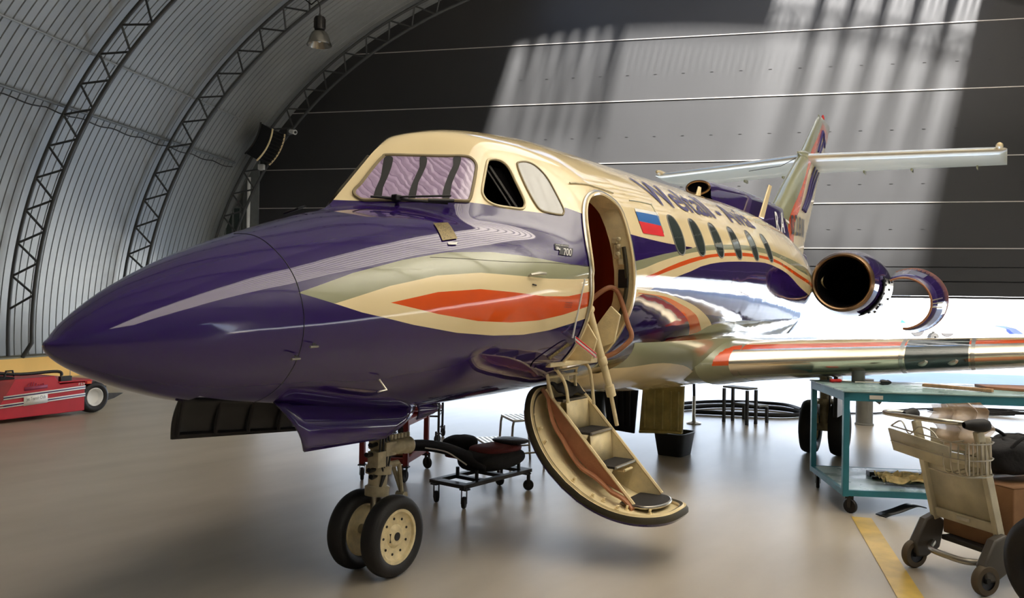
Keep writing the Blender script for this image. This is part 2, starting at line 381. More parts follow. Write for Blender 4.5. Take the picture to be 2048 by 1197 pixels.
# longitudinal conduits on the wall
def conduit(pxA,name,mat_,r,ph,label,wig=0.,a1=15.6):
    mb=MB(); 
    b,z=arch(RR+.10,ph); path=[H(A_BACK+1+ (a1-A_BACK-1)*k/160, b+wig*.3*math.sin(k*1.1), z-wig*abs(math.sin(k*.55))) for k in range(161)]
    mb.tube(path,r,8); o=mb.build(name,mat_); tag(o,label,'conduit')
CH=[]
for (u,v,A,B) in (): pass
conduit(None,'conduit','trusslight',.028,math.radians(153.5),'thick grey cable conduit running along the vault at mid height',.0)
conduit(None,'cable','dsteel',.012,math.radians(154.2),'sagging black cable below the thick conduit on the vault',.045)
conduit(None,'pipe','sheet',.018,math.radians(147.),'thin pale pipe running along the vault above the conduit',.0,14.9)
# unseen bars added below the roof strip to draw lines in its reflection
mb=MB()
for k in range(9): mb.box(H(1.0,3.6-1.2+.3*k,9.18-.02*k),(17,.05,.06),RH)
struct(mb,'trim_5','trusslight','added bars under the roof window strip that line its reflection',smooth=0)
# high-bay lamp
lb,lz=-5.33,7.03
t=thing('pendant_lamp',H(12.9,lb,lz),'round aluminium high bay lamp hanging from the middle roof truss','lamp')
Z=(0,0,1); c0=H(12.9,lb,0)
mb=MB(); prof=[(.052,0.34),(.115,.325),(.17,.27),(.215,.17),(.235,.09),(.262,.03),(.262,.018),(.23,.08),(.2,.165),(.155,.262),(.1,.315),(.0,.32)]
mb.lathe(prof,c0+Vector((0,0,lz)),Z,40); mb.build('lamp_shade','reflector',t,smooth=40)
mb=MB(); mb.lathe([(0,.345),(.105,.345),(.112,.36),(.112,.60),(.1,.62),(0,.62)],c0+Vector((0,0,lz)),Z,28)
for k in range(14):
    a=2*PI*k/14; mb.box(c0+Vector((.115*math.cos(a),.115*math.sin(a),lz+.48)),(.02,.006,.2),Matrix.Rotation(a,3,'Z'))
mb.build('ballast_housing','dsteel',t,smooth=40)
mb=MB(); mb.tube([c0+Vector((0,0,lz+.62)),c0+Vector((0,0,lz+.86))],.012,8); mb.tube([c0+Vector((.03*math.cos(a),0,lz+.66+.03*math.sin(a))) for a in [2*PI*k/12 for k in range(12)]],.008,6,closed=True); mb.build('hook','dsteel',t)
mb=MB(); mb.lathe([(.02,.08),(.05,.11),(.055,.17),(.03,.24),(.02,.3)],c0+Vector((0,0,lz)),Z,20,caps=True); mb.build('bulb','white',t)
mb=MB(); mb.tube([H(12.9,lb+.0,lz+.86),H(12.86,lb-.05,lz+.98),H(12.9,lb-.2,lz+.9),H(12.9,lb-.35,lz+1.02),H(12.9,lb-.3,lz+1.25)],.018,7); mb.build('cable','dsteel',t)
# dark fan heater with two cream bands, up on the end truss
hc=H(15.5,-8.12,5.60)
Yh=(BX*.47+Vector((0,0,.88))).normalized(); Xh=AX; Zh=Xh.cross(Yh); 
t=thing('heater_duct',hc,'black slatted heater casing with two cream bands on the vault','heater')
mb=MB()
def hp(a,s,d): return hc+Xh*a+Yh*s+Zh*(d-.18*(s/.45)**2*.5)
for a in (-.28,): pass
mb.grid(lambda i,j: hp(-.29+.58*(i/1.),-.42+.84*j/10,(.0)),2,11); mb.grid(lambda i,j: hp(-.29+.58*(i/1.),-.42+.84*j/10,(.35)),2,11)
mb.grid(lambda i,j: hp(-.29,-.42+.84*j/10,.35*i),2,11); mb.grid(lambda i,j: hp(.29,-.42+.84*j/10,.35*i),2,11)
mb.grid(lambda i,j: hp(-.29+.58*i,-.42,.35*j),2,2); mb.grid(lambda i,j: hp(-.29+.58*i,.42,.35*j),2,2); mb.build('casing','black',t,smooth=30)
for a in (-.30,.30):
    for dd in (.36,-.01):
        mb=MB(); mb.tube([hp(a,-.44+.88*k/10,dd) for k in range(11)],.022,6); mb.build('band','cream' if dd>.1 else 'black',t)
for k in range(9):
    mb=MB(); s_=-.36+.72*k/8; mb.tube([hp(-.28,s_,.37),hp(.28,s_,.37)],.012,6); mb.build('slat','dsteel',t)
# floodlight/camera on the end truss and a small junction box lower down
p=H(15.93,-7.60,5.95)
t=thing('security_camera',p,'small pale swivel camera clamped to the end truss','camera')
mb=MB(); mb.tube([p,p-AX*.12+BX*.05],.03,10); mb.box(p,(.1,.1,.14)); mb.build('bracket','trusslight',t,smooth=30)
mb=MB(); q0=p-AX*.16+BX*.1-Vector((0,0,.03)); dr=(BX*.9-AX*.5-Vector((0,0,.25))).normalized(); mb.lathe([(0,0),(.05,0),(.055,.2),(.065,.22),(.05,.24),(0,.2)],q0,dr,20); mb.build('camera_body','white',t)
mb=MB(); mb.lathe([(0,.22),(.034,.22),(.03,.245),(0,.25)],q0,dr,16); mb.build('lens','black',t)
p=H(15.85,-8.55+.15,5.05)
mb=MB(); mb.box(H(15.9,-8.36,5.05),(.1,.16,.14),RH); tag(mb.build('junction_box','white',None,bevel=.01),'small pale junction box on the end truss below the heater','junction box')
# olive tank-like bin standing by the left wall
p=H(10.2,-9.35,0)
# painted floor line
mb=MB(); quad(mb,[Vector((4.89,-2.23,.003)),Vector((5.03,-2.30,.003)),Vector((3.0,-2.97,.003)),Vector((2.92,-2.76,.003))]); 
pl=MB(); d_=(Vector((3.27,-2.70,0))-Vector((4.89,-2.23,0))).normalized(); n_=Vector((d_.y,-d_.x,0))
pa=Vector((4.92,-2.22,.004))-d_*0; quad(pl,[pa,pa+d_*3.2,pa+d_*3.2-n_*-.14,pa-n_*-.14])
M['yline']=mat('worn_yellow_floor_paint',rgb(200,168,78),.35,var=.25,vs=5)
struct(pl,'trim_4','yline','worn yellow line painted on the floor',smooth=0,fixn=False)
# ---------------------------------------------------------------- business jet
def pchip(xk,yk,x):
    xk=np.asarray(xk,float);yk=np.asarray(yk,float);x=np.asarray(x,float)
    h=np.diff(xk);d=np.diff(yk)/h;m=np.zeros(len(xk))
    for i in range(1,len(xk)-1):
        if d[i-1]*d[i]>0:
            w1=2*h[i]+h[i-1];w2=h[i]+2*h[i-1];m[i]=(w1+w2)/(w1/d[i-1]+w2/d[i])
    m[0]=d[0];m[-1]=d[-1]
    i=np.clip(np.searchsorted(xk,x)-1,0,len(xk)-2);t=(x-xk[i])/h[i]
    t=np.clip(t,0,1)
    return (yk[i]*(2*t**3-3*t**2+1)+yk[i+1]*(3*t**2-2*t**3)+m[i]*h[i]*(t**3-2*t**2+t)+m[i+1]*h[i]*(t**3-t**2))
FX=[0,.03,.12,.3,.6,1.0,1.4,1.9,2.4,3.0,4.0,6.,9.,10.5,12,13.5,15.3]
FH=[1.36,1.385,1.473,1.603,1.755,1.904,2.031,2.13,2.2,2.3,2.732,2.80,2.80,2.52,2.36,2.26,2.2]   # hood line
FB=[1.36,1.31,1.252,1.175,1.091,1.041,0.979,0.939,0.94,0.945,0.955,0.97,1.0,1.15,1.45,1.75,2.06]
FW=[0,.06,.155,.27,.42,.59,.73,.86,.92,.94,.945,.945,.90,.72,.5,.32,.10]
FM=[1.36,1.36,1.37,1.385,1.42,1.47,1.53,1.62,1.71,1.78,1.83,1.87,1.9,1.93,1.97,2.03,2.13]
RX=[0,1.0,1.5,1.81,1.93,2.09,2.34,2.7,3.0,4.0,6.,8.,9.,10.5,12,13.5,15.3]
RT=[2.2,2.3,2.38,2.45,2.515,2.575,2.64,2.69,2.718,2.745,2.80,2.845,2.80,2.52,2.36,2.26,2.2]
def prof(xk,yk,x): return pchip(np.sqrt(xk),yk,np.sqrt(np.maximum(x,0)))
def smin(a,b,k):
    h=np.clip(.5+.5*(b-a)/k,0,1);return b*(1-h)+a*h-k*h*(1-h)
def smax(a,b,k): return -smin(-a,-b,k)
def rad(x,th):
    x=np.asarray(x,float);c=np.cos(th);s=np.sin(th)
    H=prof(FX,FH,x);B=prof(FX,FB,x);W=prof(FX,FW,x)+1e-4;M=prof(FX,FM,x);R=pchip(RX,RT,x)
    def ell(w,h): return 1/np.sqrt((c/w)**2+(s/h)**2)
    low=ell(W,np.maximum(M-B,1e-4)); hood=ell(W,np.maximum(H-M,1e-4)); tube=ell(W,np.maximum(R-M,1e-4))
    def plane(nx,ny,nz,px,py,pz):
        num=nx*(x-px)+ny*py-nz*(M-pz); den=ny*np.abs(c)+nz*s
        return np.clip(np.where(den>1e-3,num/np.maximum(den,1e-3),9.),0,9)
    p1=plane(.1705,.146,.165,1.47,0,2.08); p2=plane(.084,.2324,.128,1.97,.55,2.11)
    can=smin(smin(p1,p2,.03),tube,.05)
    up=np.where(x<1.15,hood,np.where(x>3.2,tube,smax(hood,can,.03*np.clip(np.minimum((x-1.15)/.2,(3.2-x)/.3),1e-3,1))))
    return np.where(s>0,up,low),M
def pt(x,th):
    r,M=rad(x,th); return np.stack([np.broadcast_to(x,r.shape),r*np.cos(th),M+r*np.sin(th)],-1)

def fc(nt,src,pts,default_hi=None):
    "z boundary as a function of x: float curve"
    x0,x1=pts[0][0],pts[-1][0]; zs_=[p[1] for p in pts]; lo,hi=min(zs_)-.01,max(zs_)+.01
    mr=_n(nt,'ShaderNodeMapRange'); mr.inputs[1].default_value=x0; mr.inputs[2].default_value=x1; nt.links.new(src,mr.inputs[0])
    f=_n(nt,'ShaderNodeFloatCurve'); c=f.mapping.curves[0]; f.mapping.use_clip=True
    xs_=np.linspace(x0,x1,44 if len(pts)>9 else 24); zz_=pchip([p[0] for p in pts],[p[1] for p in pts],xs_)
    P_=[((x-x0)/(x1-x0),(z-lo)/(hi-lo)) for x,z in zip(xs_.tolist(),zz_.tolist())]
    c.points[0].location=P_[0]; c.points[1].location=P_[-1]
    for p in P_[1:-1]: c.points.new(*p)
    for p in c.points: p.handle_type='VECTOR'
    f.mapping.update(); nt.links.new(mr.outputs[0],f.inputs[1])
    o=_n(nt,'ShaderNodeMapRange'); o.inputs[3].default_value=lo; o.inputs[4].default_value=hi; nt.links.new(f.outputs[0],o.inputs[0]); return o.outputs[0]
def gt(nt,a,b):
    n=_n(nt,'ShaderNodeMath',operation='GREATER_THAN')
    for i,x in enumerate((a,b)):
        if isinstance(x,(int,float)): n.inputs[i].default_value=x
        else: nt.links.new(x,n.inputs[i])
    return n.outputs[0]
def mul(nt,*xs):
    r=xs[0]
    for x in xs[1:]:
        n=_n(nt,'ShaderNodeMath',operation='MULTIPLY'); nt.links.new(r,n.inputs[0]); nt.links.new(x,n.inputs[1]); r=n.outputs[0]
    return r
def over(nt,base,mask,col):
    n=_n(nt,'ShaderNodeMix',data_type='RGBA'); nt.links.new(mask,n.inputs[0])
    if isinstance(base,tuple): n.inputs[6].default_value=(*base,1)
    else: nt.links.new(base,n.inputs[6])
    n.inputs[7].default_value=(*col,1); return n.outputs[2]
def paint_base(name,rough=.07):
    m=bpy.data.materials.new(name); m.use_nodes=True; nt=m.node_tree; p=nt.nodes['Principled BSDF']; p.inputs['Roughness'].default_value=rough
    p.inputs['Coat Weight'].default_value=.6; p.inputs['Coat Roughness'].default_value=.04; p.inputs['IOR'].default_value=1.5
    t=_n(nt,'ShaderNodeTexCoord'); s=_n(nt,'ShaderNodeSeparateXYZ'); nt.links.new(t.outputs['Object'],s.inputs[0])
    # slight waviness of the riveted skin
    no=_n(nt,'ShaderNodeTexNoise'); no.inputs['Scale'].default_value=2.2; no.inputs['Detail'].default_value=2; nt.links.new(t.outputs['Object'],no.inputs['Vector'])
    bp=_n(nt,'ShaderNodeBump'); bp.inputs['Strength'].default_value=.10; bp.inputs['Distance'].default_value=.05; nt.links.new(no.outputs[0],bp.inputs['Height']); nt.links.new(bp.outputs[0],p.inputs['Normal']); nt.links.new(bp.outputs[0],p.inputs['Coat Normal'])
    return m,nt,p,s.outputs[0],s.outputs[1],s.outputs[2]
def livery():
    m,nt,p,X,Y,Z=paint_base('livery_paint')
    tA=[(.80,1.578),(.91,1.622),(1.11,1.692),(1.36,1.76),(1.59,1.806),(1.73,1.818),(1.88,1.824),(2.13,1.815),(2.28,1.807),(2.4,1.795),(2.54,1.786),(2.68,1.79),(3.38,1.868),(3.85,1.944),(4.39,2.019),(4.78,2.08),(5.42,2.14),(6.16,2.193),(7.03,2.222),(7.76,2.2),(8.62,2.163),(9.27,2.108),(12,1.95)]
    tB=[(.95,1.538),(1.14,1.603),(1.43,1.677),(1.64,1.705),(1.78,1.71),(2.08,1.702),(2.25,1.7),(2.67,1.717),(3.38,1.801),(3.84,1.896),(4.37,1.984),(4.9,2.048),(5.54,2.104),(6.3,2.15),(7.19,2.165),(7.94,2.123),(8.59,2.066),(12,1.85)]
    tC=[(1.2,1.546),(1.41,1.593),(1.51,1.613),(1.62,1.621),(1.73,1.625),(1.86,1.621),(2.01,1.611),(2.17,1.601),(2.35,1.601),(2.51,1.611),(2.69,1.637),(3.62,1.783),(3.97,1.86),(4.45,1.951),(4.97,2.02),(5.52,2.073),(6.27,2.121),(7.15,2.133),(7.78,2.089),(8.47,2.02),(12,1.75)]
    tc_=[(1.2,1.546),(1.29,1.526),(1.4,1.505),(1.51,1.487),(1.63,1.47),(1.75,1.46),(1.9,1.455),(2.05,1.458),(2.22,1.468),(2.41,1.492),(2.69,1.543),(3.7,1.775),(4.08,1.849),(4.58,1.937),(5.02,2.0),(5.5,2.042),(6.24,2.086),(6.88,2.101),(7.36,2.088),(8.33,1.988),(12,1.7)]
    tD=[(.80,1.582),(.95,1.538),(1.06,1.5),(1.2,1.466),(1.42,1.428),(1.53,1.411),(1.65,1.398),(1.79,1.389),(1.93,1.385),(2.1,1.387),(2.27,1.397),(2.46,1.425),(2.71,1.467),(3.38,1.608),(4.09,1.786),(4.32,1.823),(4.71,1.904),(5.15,1.962),(5.64,2.001),(6.2,2.033),(6.84,2.058),(7.32,2.038),(7.84,1.99),(8.38,1.885),(9,1.8),(12,1.6)]
    tE=[(1.3,2.095),(1.55,2.094),(1.96,2.112),(2.11,2.108),(2.19,2.098),(2.4,2.098),(2.55,2.10),(2.64,2.155),(2.79,2.123),(3.39,2.045),(3.94,2.038),(4.55,2.049)]
    tS1=[(3.45,1.655),(3.91,1.643),(4.37,1.587),(4.82,1.505),(5.05,1.423),(5.3,1.33)]
    tS2=[(3.45,1.65),(3.73,1.644),(4.05,1.604),(4.43,1.527),(4.77,1.425),(4.95,1.33)]
    tS0=[(3.45,1.66),(3.56,1.678),(3.99,1.659),(4.58,1.598),(5.07,1.506),(5.35,1.43),(5.6,1.33)]
    tK=[(1.6,.88),(2.2,.965),(2.8,1.03),(3.4,1.14),(3.74,1.176),(4.59,1.308),(5.1,1.347),(5.39,1.421),(6.5,1.45),(9,1.4),(10,1.2)]
    tL=[(2.2,.90),(2.7,.955),(3.2,1.08),(3.69,1.119),(4.14,1.141),(4.6,1.11),(5,1.0),(5.5,.9)]
    A=fc(nt,X,tA);B=fc(nt,X,tB);C=fc(nt,X,tC);c=fc(nt,X,tc_);D=fc(nt,X,tD);E=fc(nt,X,tE);S1=fc(nt,X,tS1);S2=fc(nt,X,tS2);S0=fc(nt,X,tS0);K=fc(nt,X,tK);L=fc(nt,X,tL)
    past=gt(nt,X,.80)
    zc=lambda b: gt(nt,Z,b)
    col=over(nt,PURPLE,mul(nt,past,zc(D)),CREAM)
    fwd=gt(nt,X,1.2)
    col=over(nt,col,mul(nt,fwd,zc(c)),ORANGE); col=over(nt,col,mul(nt,fwd,zc(C),past),CREAM)
    xb=gt(nt,X,.80)
    # cream above B is replaced by sage, then above A by purple, then above E (or A further aft) by cream
    s=mul(nt,past,zc(B)); mD=mul(nt,s,zc(D)); col=over(nt,col,mD,SAGE)
    col=over(nt,col,mul(nt,past,zc(A)),PURPLE)
    aft=gt(nt,X,4.55); col=over(nt,col,mul(nt,aft,zc(A)),CREAM)
    canopy=mul(nt,gt(nt,X,1.38),gt(nt,4.6,X)); col=over(nt,col,mul(nt,canopy,zc(E)),CREAM)
    # second swoosh on the lower side
    def below(b): return gt(nt,b,Z)
    w1=mul(nt,gt(nt,X,3.45),gt(nt,5.6,X))
    col=over(nt,col,mul(nt,w1,zc(S1),below(S0)),CREAM)
    w2=mul(nt,gt(nt,X,3.45),gt(nt,5.3,X))
    col=over(nt,col,mul(nt,w2,zc(S2),below(S1)),ORANGE)
    col=over(nt,col,mul(nt,gt(nt,X,1.6),below(K)),SAGE)
    col=over(nt,col,mul(nt,gt(nt,X,2.2),below(L)),CREAM)
    nt.links.new(col,p.inputs['Base Color']); return m
M['livery']=livery()
jet=thing('business_jet',(1.88,0,0),'purple, cream and orange twin-engined business jet with its airstair door open','airplane')
# fuselage skin
xs=np.concatenate([np.linspace(.002**.5,.3**.5,26)**2,np.arange(.33,9.6,.03),np.arange(9.65,15.2,.07),[15.22,15.27,15.3]])
NT=220; th=np.linspace(0,2*np.pi,NT,endpoint=False)
Xg,Tg=np.meshgrid(xs,th,indexing='ij'); G=pt(Xg,Tg)
mb=MB(); vs=G.reshape(-1,3).tolist(); n=len(xs)
i0=(np.arange(n-1)[:,None]*NT+np.arange(NT)[None]); j=(np.arange(NT)+1)%NT; i1=(np.arange(n-1)[:,None]*NT+j[None])
F=np.stack([i0,i1,i1+NT,i0+NT],-1).reshape(-1,4)
mb.v=[tuple(v) for v in vs]; mb.f=[tuple(f) for f in F.tolist()]; mb.m=[0]*len(mb.f)
o_=len(mb.v); mb.v+=[(0,0,1.36),(15.32,0,2.13)]; mb.f+=[(o_,k,(k+1)%NT) for k in range(NT)]+[(o_+1,(n-1)*NT+(k+1)%NT,(n-1)*NT+k) for k in range(NT)]; mb.m+=[0]*(2*NT)
fus=mb.build('fuselage',['livery','creamflat','brown','dark'],jet,smooth=0)
def sidept(x,z,off=0.,rs=0):
    lo,hi=np.full(np.shape(x),np.pi/2),np.full(np.shape(x),1.5*np.pi)
    for _ in range(30):
        m_=(lo+hi)/2; P_=pt(x,m_); up=P_[...,2]>z; lo=np.where(up,m_,lo); hi=np.where(up,hi,m_)
    return lo
def sp(x,tdeg,off=0.):
    x=np.asarray(x,float);t=np.radians(np.asarray(tdeg,float))
    P_=pt(x,t); e=.01; du=pt(x+e,t)-pt(x-e,t); dv=pt(x,t+e)-pt(x,t-e); N_=np.cross(du,dv); N_/=np.linalg.norm(N_,axis=-1,keepdims=True)+1e-12
    C_=np.stack([np.zeros_like(P_[...,0]),P_[...,1],P_[...,2]-prof(FX,FM,x)],-1); sg=np.sign((N_*C_).sum(-1,keepdims=True)); return P_+N_*sg*off
def cutter(poly_xz,y0,y1,mi,name):
    mb=MB(); mb.prism([(x,z) for x,z in poly_xz],(0,y0,0),(1,0,0),(0,0,1),(0,y1-y0,0),mi=0)
    return mb.build(name,[M_ for M_ in (mi,)],None,smooth=0)
DAT={"pane": [[1.829, 95.3], [1.939, 104.3], [2.039, 112.2], [2.122, 118.2], [2.143, 121.3], [2.139, 124.5], [2.103, 127.8], [2.04, 133.1], [1.99, 137.2], [1.962, 137.6], [1.908, 133.8], [1.845, 128.5], [1.748, 119.8], [1.654, 109.7], [1.591, 102.7], [1.577, 99.1], [1.575, 96.5], [1.59, 95.0], [1.63, 95.1], [1.7, 94.5], [1.763, 94.2], [1.802, 94.4]], "strap1": [[1.811, 95.2], [1.839, 97.5], [1.81, 99.8], [1.76, 102.2], [1.699, 105.1], [1.654, 109.0], [1.631, 106.0], [1.665, 102.9], [1.725, 100.1], [1.775, 96.8]], "strap2": [[1.944, 106.0], [1.969, 107.9], [1.941, 110.6], [1.886, 113.4], [1.83, 116.3], [1.776, 121.9], [1.753, 119.6], [1.8, 114.9], [1.862, 111.4], [1.917, 108.7]], "strap3": [[2.075, 115.8], [2.103, 117.7], [2.07, 120.4], [2.013, 123.4], [1.954, 127.2], [1.901, 132.6], [1.877, 130.8], [1.916, 126.2], [1.986, 121.4], [2.045, 118.5]], "dv": [[2.242, 124.5], [2.298, 125.2], [2.342, 127.2], [2.364, 130.4], [2.366, 135.8], [2.366, 144.9], [2.345, 147.8], [2.312, 148.6], [2.24, 146.9], [2.143, 144.0], [2.095, 140.9], [2.083, 137.5], [2.101, 134.6], [2.166, 129.1], [2.214, 125.5]], "w3": [[2.456, 128.9], [2.518, 129.4], [2.568, 131.2], [2.603, 134.3], [2.627, 138.7], [2.635, 144.9], [2.637, 152.6], [2.617, 154.8], [2.589, 155.0], [2.509, 153.2], [2.452, 151.1], [2.433, 147.3], [2.424, 140.1], [2.427, 133.3], [2.437, 129.9]], "flagblue": [[3.57, 153.8], [4.01, 153.8], [3.965, 159.1], [3.558, 158.5]], "flagred": [[3.558, 158.5], [3.965, 159.1], [3.966, 164.3], [3.566, 164.0]], "flagwhite": [[3.582, 152.1], [4.02, 152.0], [4.01, 153.8], [3.57, 153.8]], "badge1": [[2.407, 166.8], [2.528, 168.3], [2.504, 170.6], [2.374, 169.2]], "badge2": [[2.435, 168.7], [2.553, 169.9], [2.51, 172.8], [2.388, 171.3]], "plate": [[1.668, 144.2], [1.759, 145.9], [1.7, 155.9], [1.603, 155.2]], "tagw": [[1.626, 156.5], [1.681, 157.6], [1.664, 158.6], [1.618, 157.7]], "doorout": [[2.945, 149.2], [2.834, 154.8], [2.751, 165.2], [2.712, 176.8], [2.752, 188.2], [2.785, 198.4], [2.826, 210.2], [2.882, 223.4], [3.164, 224.1], [3.363, 222.7], [3.398, 214.1], [3.382, 203.5], [3.38, 194.4], [3.347, 183.9], [3.315, 173.6], [3.306, 163.1], [3.31, 154.1], [3.241, 149.6], [3.112, 147.3]]}
def smooth_loop(L,n=64):
    "closed Catmull-Rom through (x,theta) points"
    P_=np.array(L,float); k=len(P_); out=[]
    for i in range(k):
        p0,p1,p2,p3=P_[i-1],P_[i],P_[(i+1)%k],P_[(i+2)%k]
        for t in np.linspace(0,1,max(2,n//k+1),endpoint=False):
            out.append(.5*((2*p1)+(-p0+p2)*t+(2*p0-5*p1+4*p2-p3)*t*t+(-p0+3*p1-3*p2+p3)*t**3))
    return np.array(out)
def surfpatch(L,off,rings=10,smoothl=True,n=64):
    P_=smooth_loop(L,n) if smoothl else np.array(L,float)
    if not smoothl:
        Q=[]; 
        for i in range(len(P_)):
            for t in np.linspace(0,1,8,endpoint=False): Q.append(P_[i]*(1-t)+P_[(i+1)%len(P_)]*t)
        P_=np.array(Q)
    c=P_.mean(0); n=len(P_); mb=MB(); S=[]
    for k in range(rings+1):
        q=c+(P_-c)*(1-k/rings if k<rings else 1e-3); S.append(sp(q[:,0],q[:,1],off))
    S=np.array(S); mb.add(S.reshape(-1,3).tolist(),[(k*n+i,k*n+(i+1)%n,(k+1)*n+(i+1)%n,(k+1)*n+i) for k in range(rings) for i in range(n)]); return mb,P_
def surfloop(P_,off,r,n=6):
    mb=MB(); S=sp(P_[:,0],P_[:,1],off); mb.tube([Vector(p) for p in S.tolist()],r,n,closed=True); return mb
# openings cut into the skin: cabin door, cavity, side cockpit window
def bool_cut(o,c):
    md=o.modifiers.new('cut','BOOLEAN'); md.operation='DIFFERENCE'; md.object=c; md.solver='EXACT'; md.material_mode='TRANSFER'
doorloop=smooth_loop(DAT['doorout'],76)
dl=sp(doorloop[:,0],doorloop[:,1]); 
c1=cutter([(p[0],p[2]) for p in dl],-1.4,-.42,'creamflat','cut_a')
mb=MB(); 
def cav(i,j):
    x=[2.68,2.68,4.2,4.2][i]; k=[.02,1,1,.02][i]; t=2*PI*j/48; Mz=1.80
    return (x,.80*k*math.cos(t),max(Mz+.78*k*math.sin(t),1.19))
mb.grid(lambda i,j:cav(i,j),4,48,closev=True); c2=mb.build('cut_b','brown',None,smooth=0)
bm=bmesh.new(); bm.from_mesh(c2.data); bmesh.ops.holes_fill(bm,edges=bm.edges); bmesh.ops.remove_doubles(bm,verts=bm.verts,dist=1e-5); bmesh.ops.recalc_face_normals(bm,faces=bm.faces); bm.to_mesh(c2.data); bm.free()
dvl=smooth_loop(DAT['dv'],45); dp=sp(dvl[:,0],dvl[:,1]); c3=cutter([(p[0],p[2]) for p in dp],-1.2,-.12,'dark','cut_c')
# nose wheel bay
mb=MB(); mb.box((1.3,0,.9),(1.5,.36,.62)); c4=mb.build('cut_d','darkmetal',None,smooth=0)
fus.data.materials.append(M['darkmetal'])
for c in (c1,c2,c3,c4): bool_cut(fus,c)
dg=bpy.context.evaluated_depsgraph_get(); ev=fus.evaluated_get(dg); newm=bpy.data.meshes.new_from_object(ev,depsgraph=dg)
fus.modifiers.clear(); fus.data=newm; newm.name='fuselage'
for c in (c1,c2,c3,c4): bpy.data.objects.remove(c,do_unlink=True)
newm.shade_smooth(); newm.set_sharp_from_angle(angle=math.radians(38))
def jp(name,mb,mats,parent=None,**kw): return mb.build(name,mats,parent or jet,**kw)
# --- door surround
P_=doorloop
mb=MB(); n=len(P_); c=P_.mean(0)
o1=sp(P_[:,0],P_[:,1],.004); Q=c+(P_-c)*np.array([1.11,1.045]); o2=sp(Q[:,0],Q[:,1],.006)
mb.add(o1.tolist()+o2.tolist(),[(i,(i+1)%n,n+(i+1)%n,n+i) for i in range(n)]); tag(jp('door_surround',mb,'steel',solid=.004),'thin bare metal strip around the cabin door opening')
mb=surfloop(P_,.002,.011); jp('door_edge',mb,'cream')
sel=[k for k in range(n) if P_[k,0]>3.2 and 168<P_[k,1]<215]; sel.sort(key=lambda k:P_[k,1])
Qs=c+(P_[sel]-c)*np.array([.93,.97]); S=sp(Qs[:,0],Qs[:,1],-.045); mb=MB(); mb.tube([Vector(p) for p in S.tolist()],.014,8); jp('door_seal',mb,'seal')
# fittings on the aft jamb
mb=MB()
for (x,y,z,d) in ((3.31,-.835,1.93,(.04,.045,.10)),(3.30,-.82,2.0,(.04,.04,.04)),(3.32,-.86,1.86,(.035,.04,.04))): mb.box((x,y,z),d)
for k in range(3): mb.lathe([(0,0),(.015,0),(.015,.03),(0,.03)],(3.30,-.85,1.91+.05*k),(-1,0,0),12)
jp('door_latch',mb,'creamdirty',bevel=.006)
mb=MB(); mb.box((3.325,-.872,1.745),(.02,.07,.125)); jp('vent_grille',mb,'black',bevel=.004)
mb=MB(); mb.prism([(-.56,1.20),(-.86,1.32),(-.90,1.5),(-.83,1.56),(-.72,1.42),(-.60,1.30)],(3.22,0,0),(0,1,0),(0,0,1),(.02,0,0)); jp('sill_panel',mb,'creamflat',bevel=.004); mb=MB(); mb.prism([(-.5,1.20),(-.80,1.20),(-.84,1.34),(-.72,1.52),(-.55,1.30)],(3.0,0,0),(0,1,0),(0,0,1),(.015,0,0)); jp('sill_panel',mb,'creamflat',bevel=.004)
mb=MB(); mb.box((3.0,-.56,1.185),(.66,.26,.03)); jp('door_sill',mb,'creamflat',bevel=.005)
# brown grab handle at the aft door post
mb=MB(); pth=[(3.22,-.60,1.50),(3.24,-.68,1.60),(3.27,-.76,1.67),(3.30,-.80,1.685),(3.33,-.83,1.655),(3.34,-.86,1.58),(3.35,-.90,1.44),(3.35,-.925,1.38),(3.34,-.92,1.33),(3.30,-.84,1.25),(3.26,-.76,1.21)]
def bez(P_,k=8):
    L=np.array(P_,float); out=[]
    for i in range(len(L)-1):
        p0=L[max(i-1,0)];p1=L[i];p2=L[i+1];p3=L[min(i+2,len(L)-1)]
        for t in np.linspace(0,1,k,endpoint=False): out.append(.5*((2*p1)+(-p0+p2)*t+(2*p0-5*p1+4*p2-p3)*t*t+(-p0+3*p1-3*p2+p3)*t**3))
    out.append(L[-1]); return [Vector(p) for p in out]
mb.tube(bez(pth),.017,10); tag(jp('grab_handle',mb,'tan'),'brown leather covered handrail')
# --- windscreen, side windows
mb,P_=surfpatch(DAT['pane'],.004,12,n=88); ws=jp('windscreen',mb,'shade',fixn=True)
mb=surfloop(P_,.004,.010); jp('windscreen_frame',mb,'frame',ws)
for k in (1,2,3):
    mb,_=surfpatch(DAT['strap%d'%k],.007,4,n=40); jp('dark_strap',mb,'black',ws)
Pm=np.array(DAT['pane']); Pm=np.column_stack([Pm[:,0],180-Pm[:,1]]); mb,Ps=surfpatch(Pm.tolist(),.004,12,n=88); w2=jp('windscreen',mb,'glass'); mb=surfloop(Ps,.004,.0125); jp('windscreen_frame',mb,'seal',w2)
mb=surfloop(dvl,.001,.009); dvf=jp('side_window_frame',mb,'creamflat')
mb=MB(); a_=sp([2.27,2.335,2.30],[125.6,147.5,147.8],-.05); mb.tube([Vector(a_[0]),Vector(a_[1])],.012,6); mb.tube([Vector(sp(2.25,126.,-.06).tolist()),Vector(a_[2])],.008,6); jp('sliding_window_rail',mb,'dsteel',dvf)
mb=MB(); a_=sp([2.275,2.34,2.36,2.362,2.345],[126.2,128.,133,144,147.],-.045); mb.add(a_.tolist(),[(0,1,2,3,4)]); jp('sliding_window_pane',mb,'dark',dvf)
mb,P_=surfpatch(DAT['w3'],.003,10,n=75); w3=jp('cockpit_window',mb,'clear'); mb=surfloop(P_,.002,.007); jp('window_frame',mb,'frame',w3)
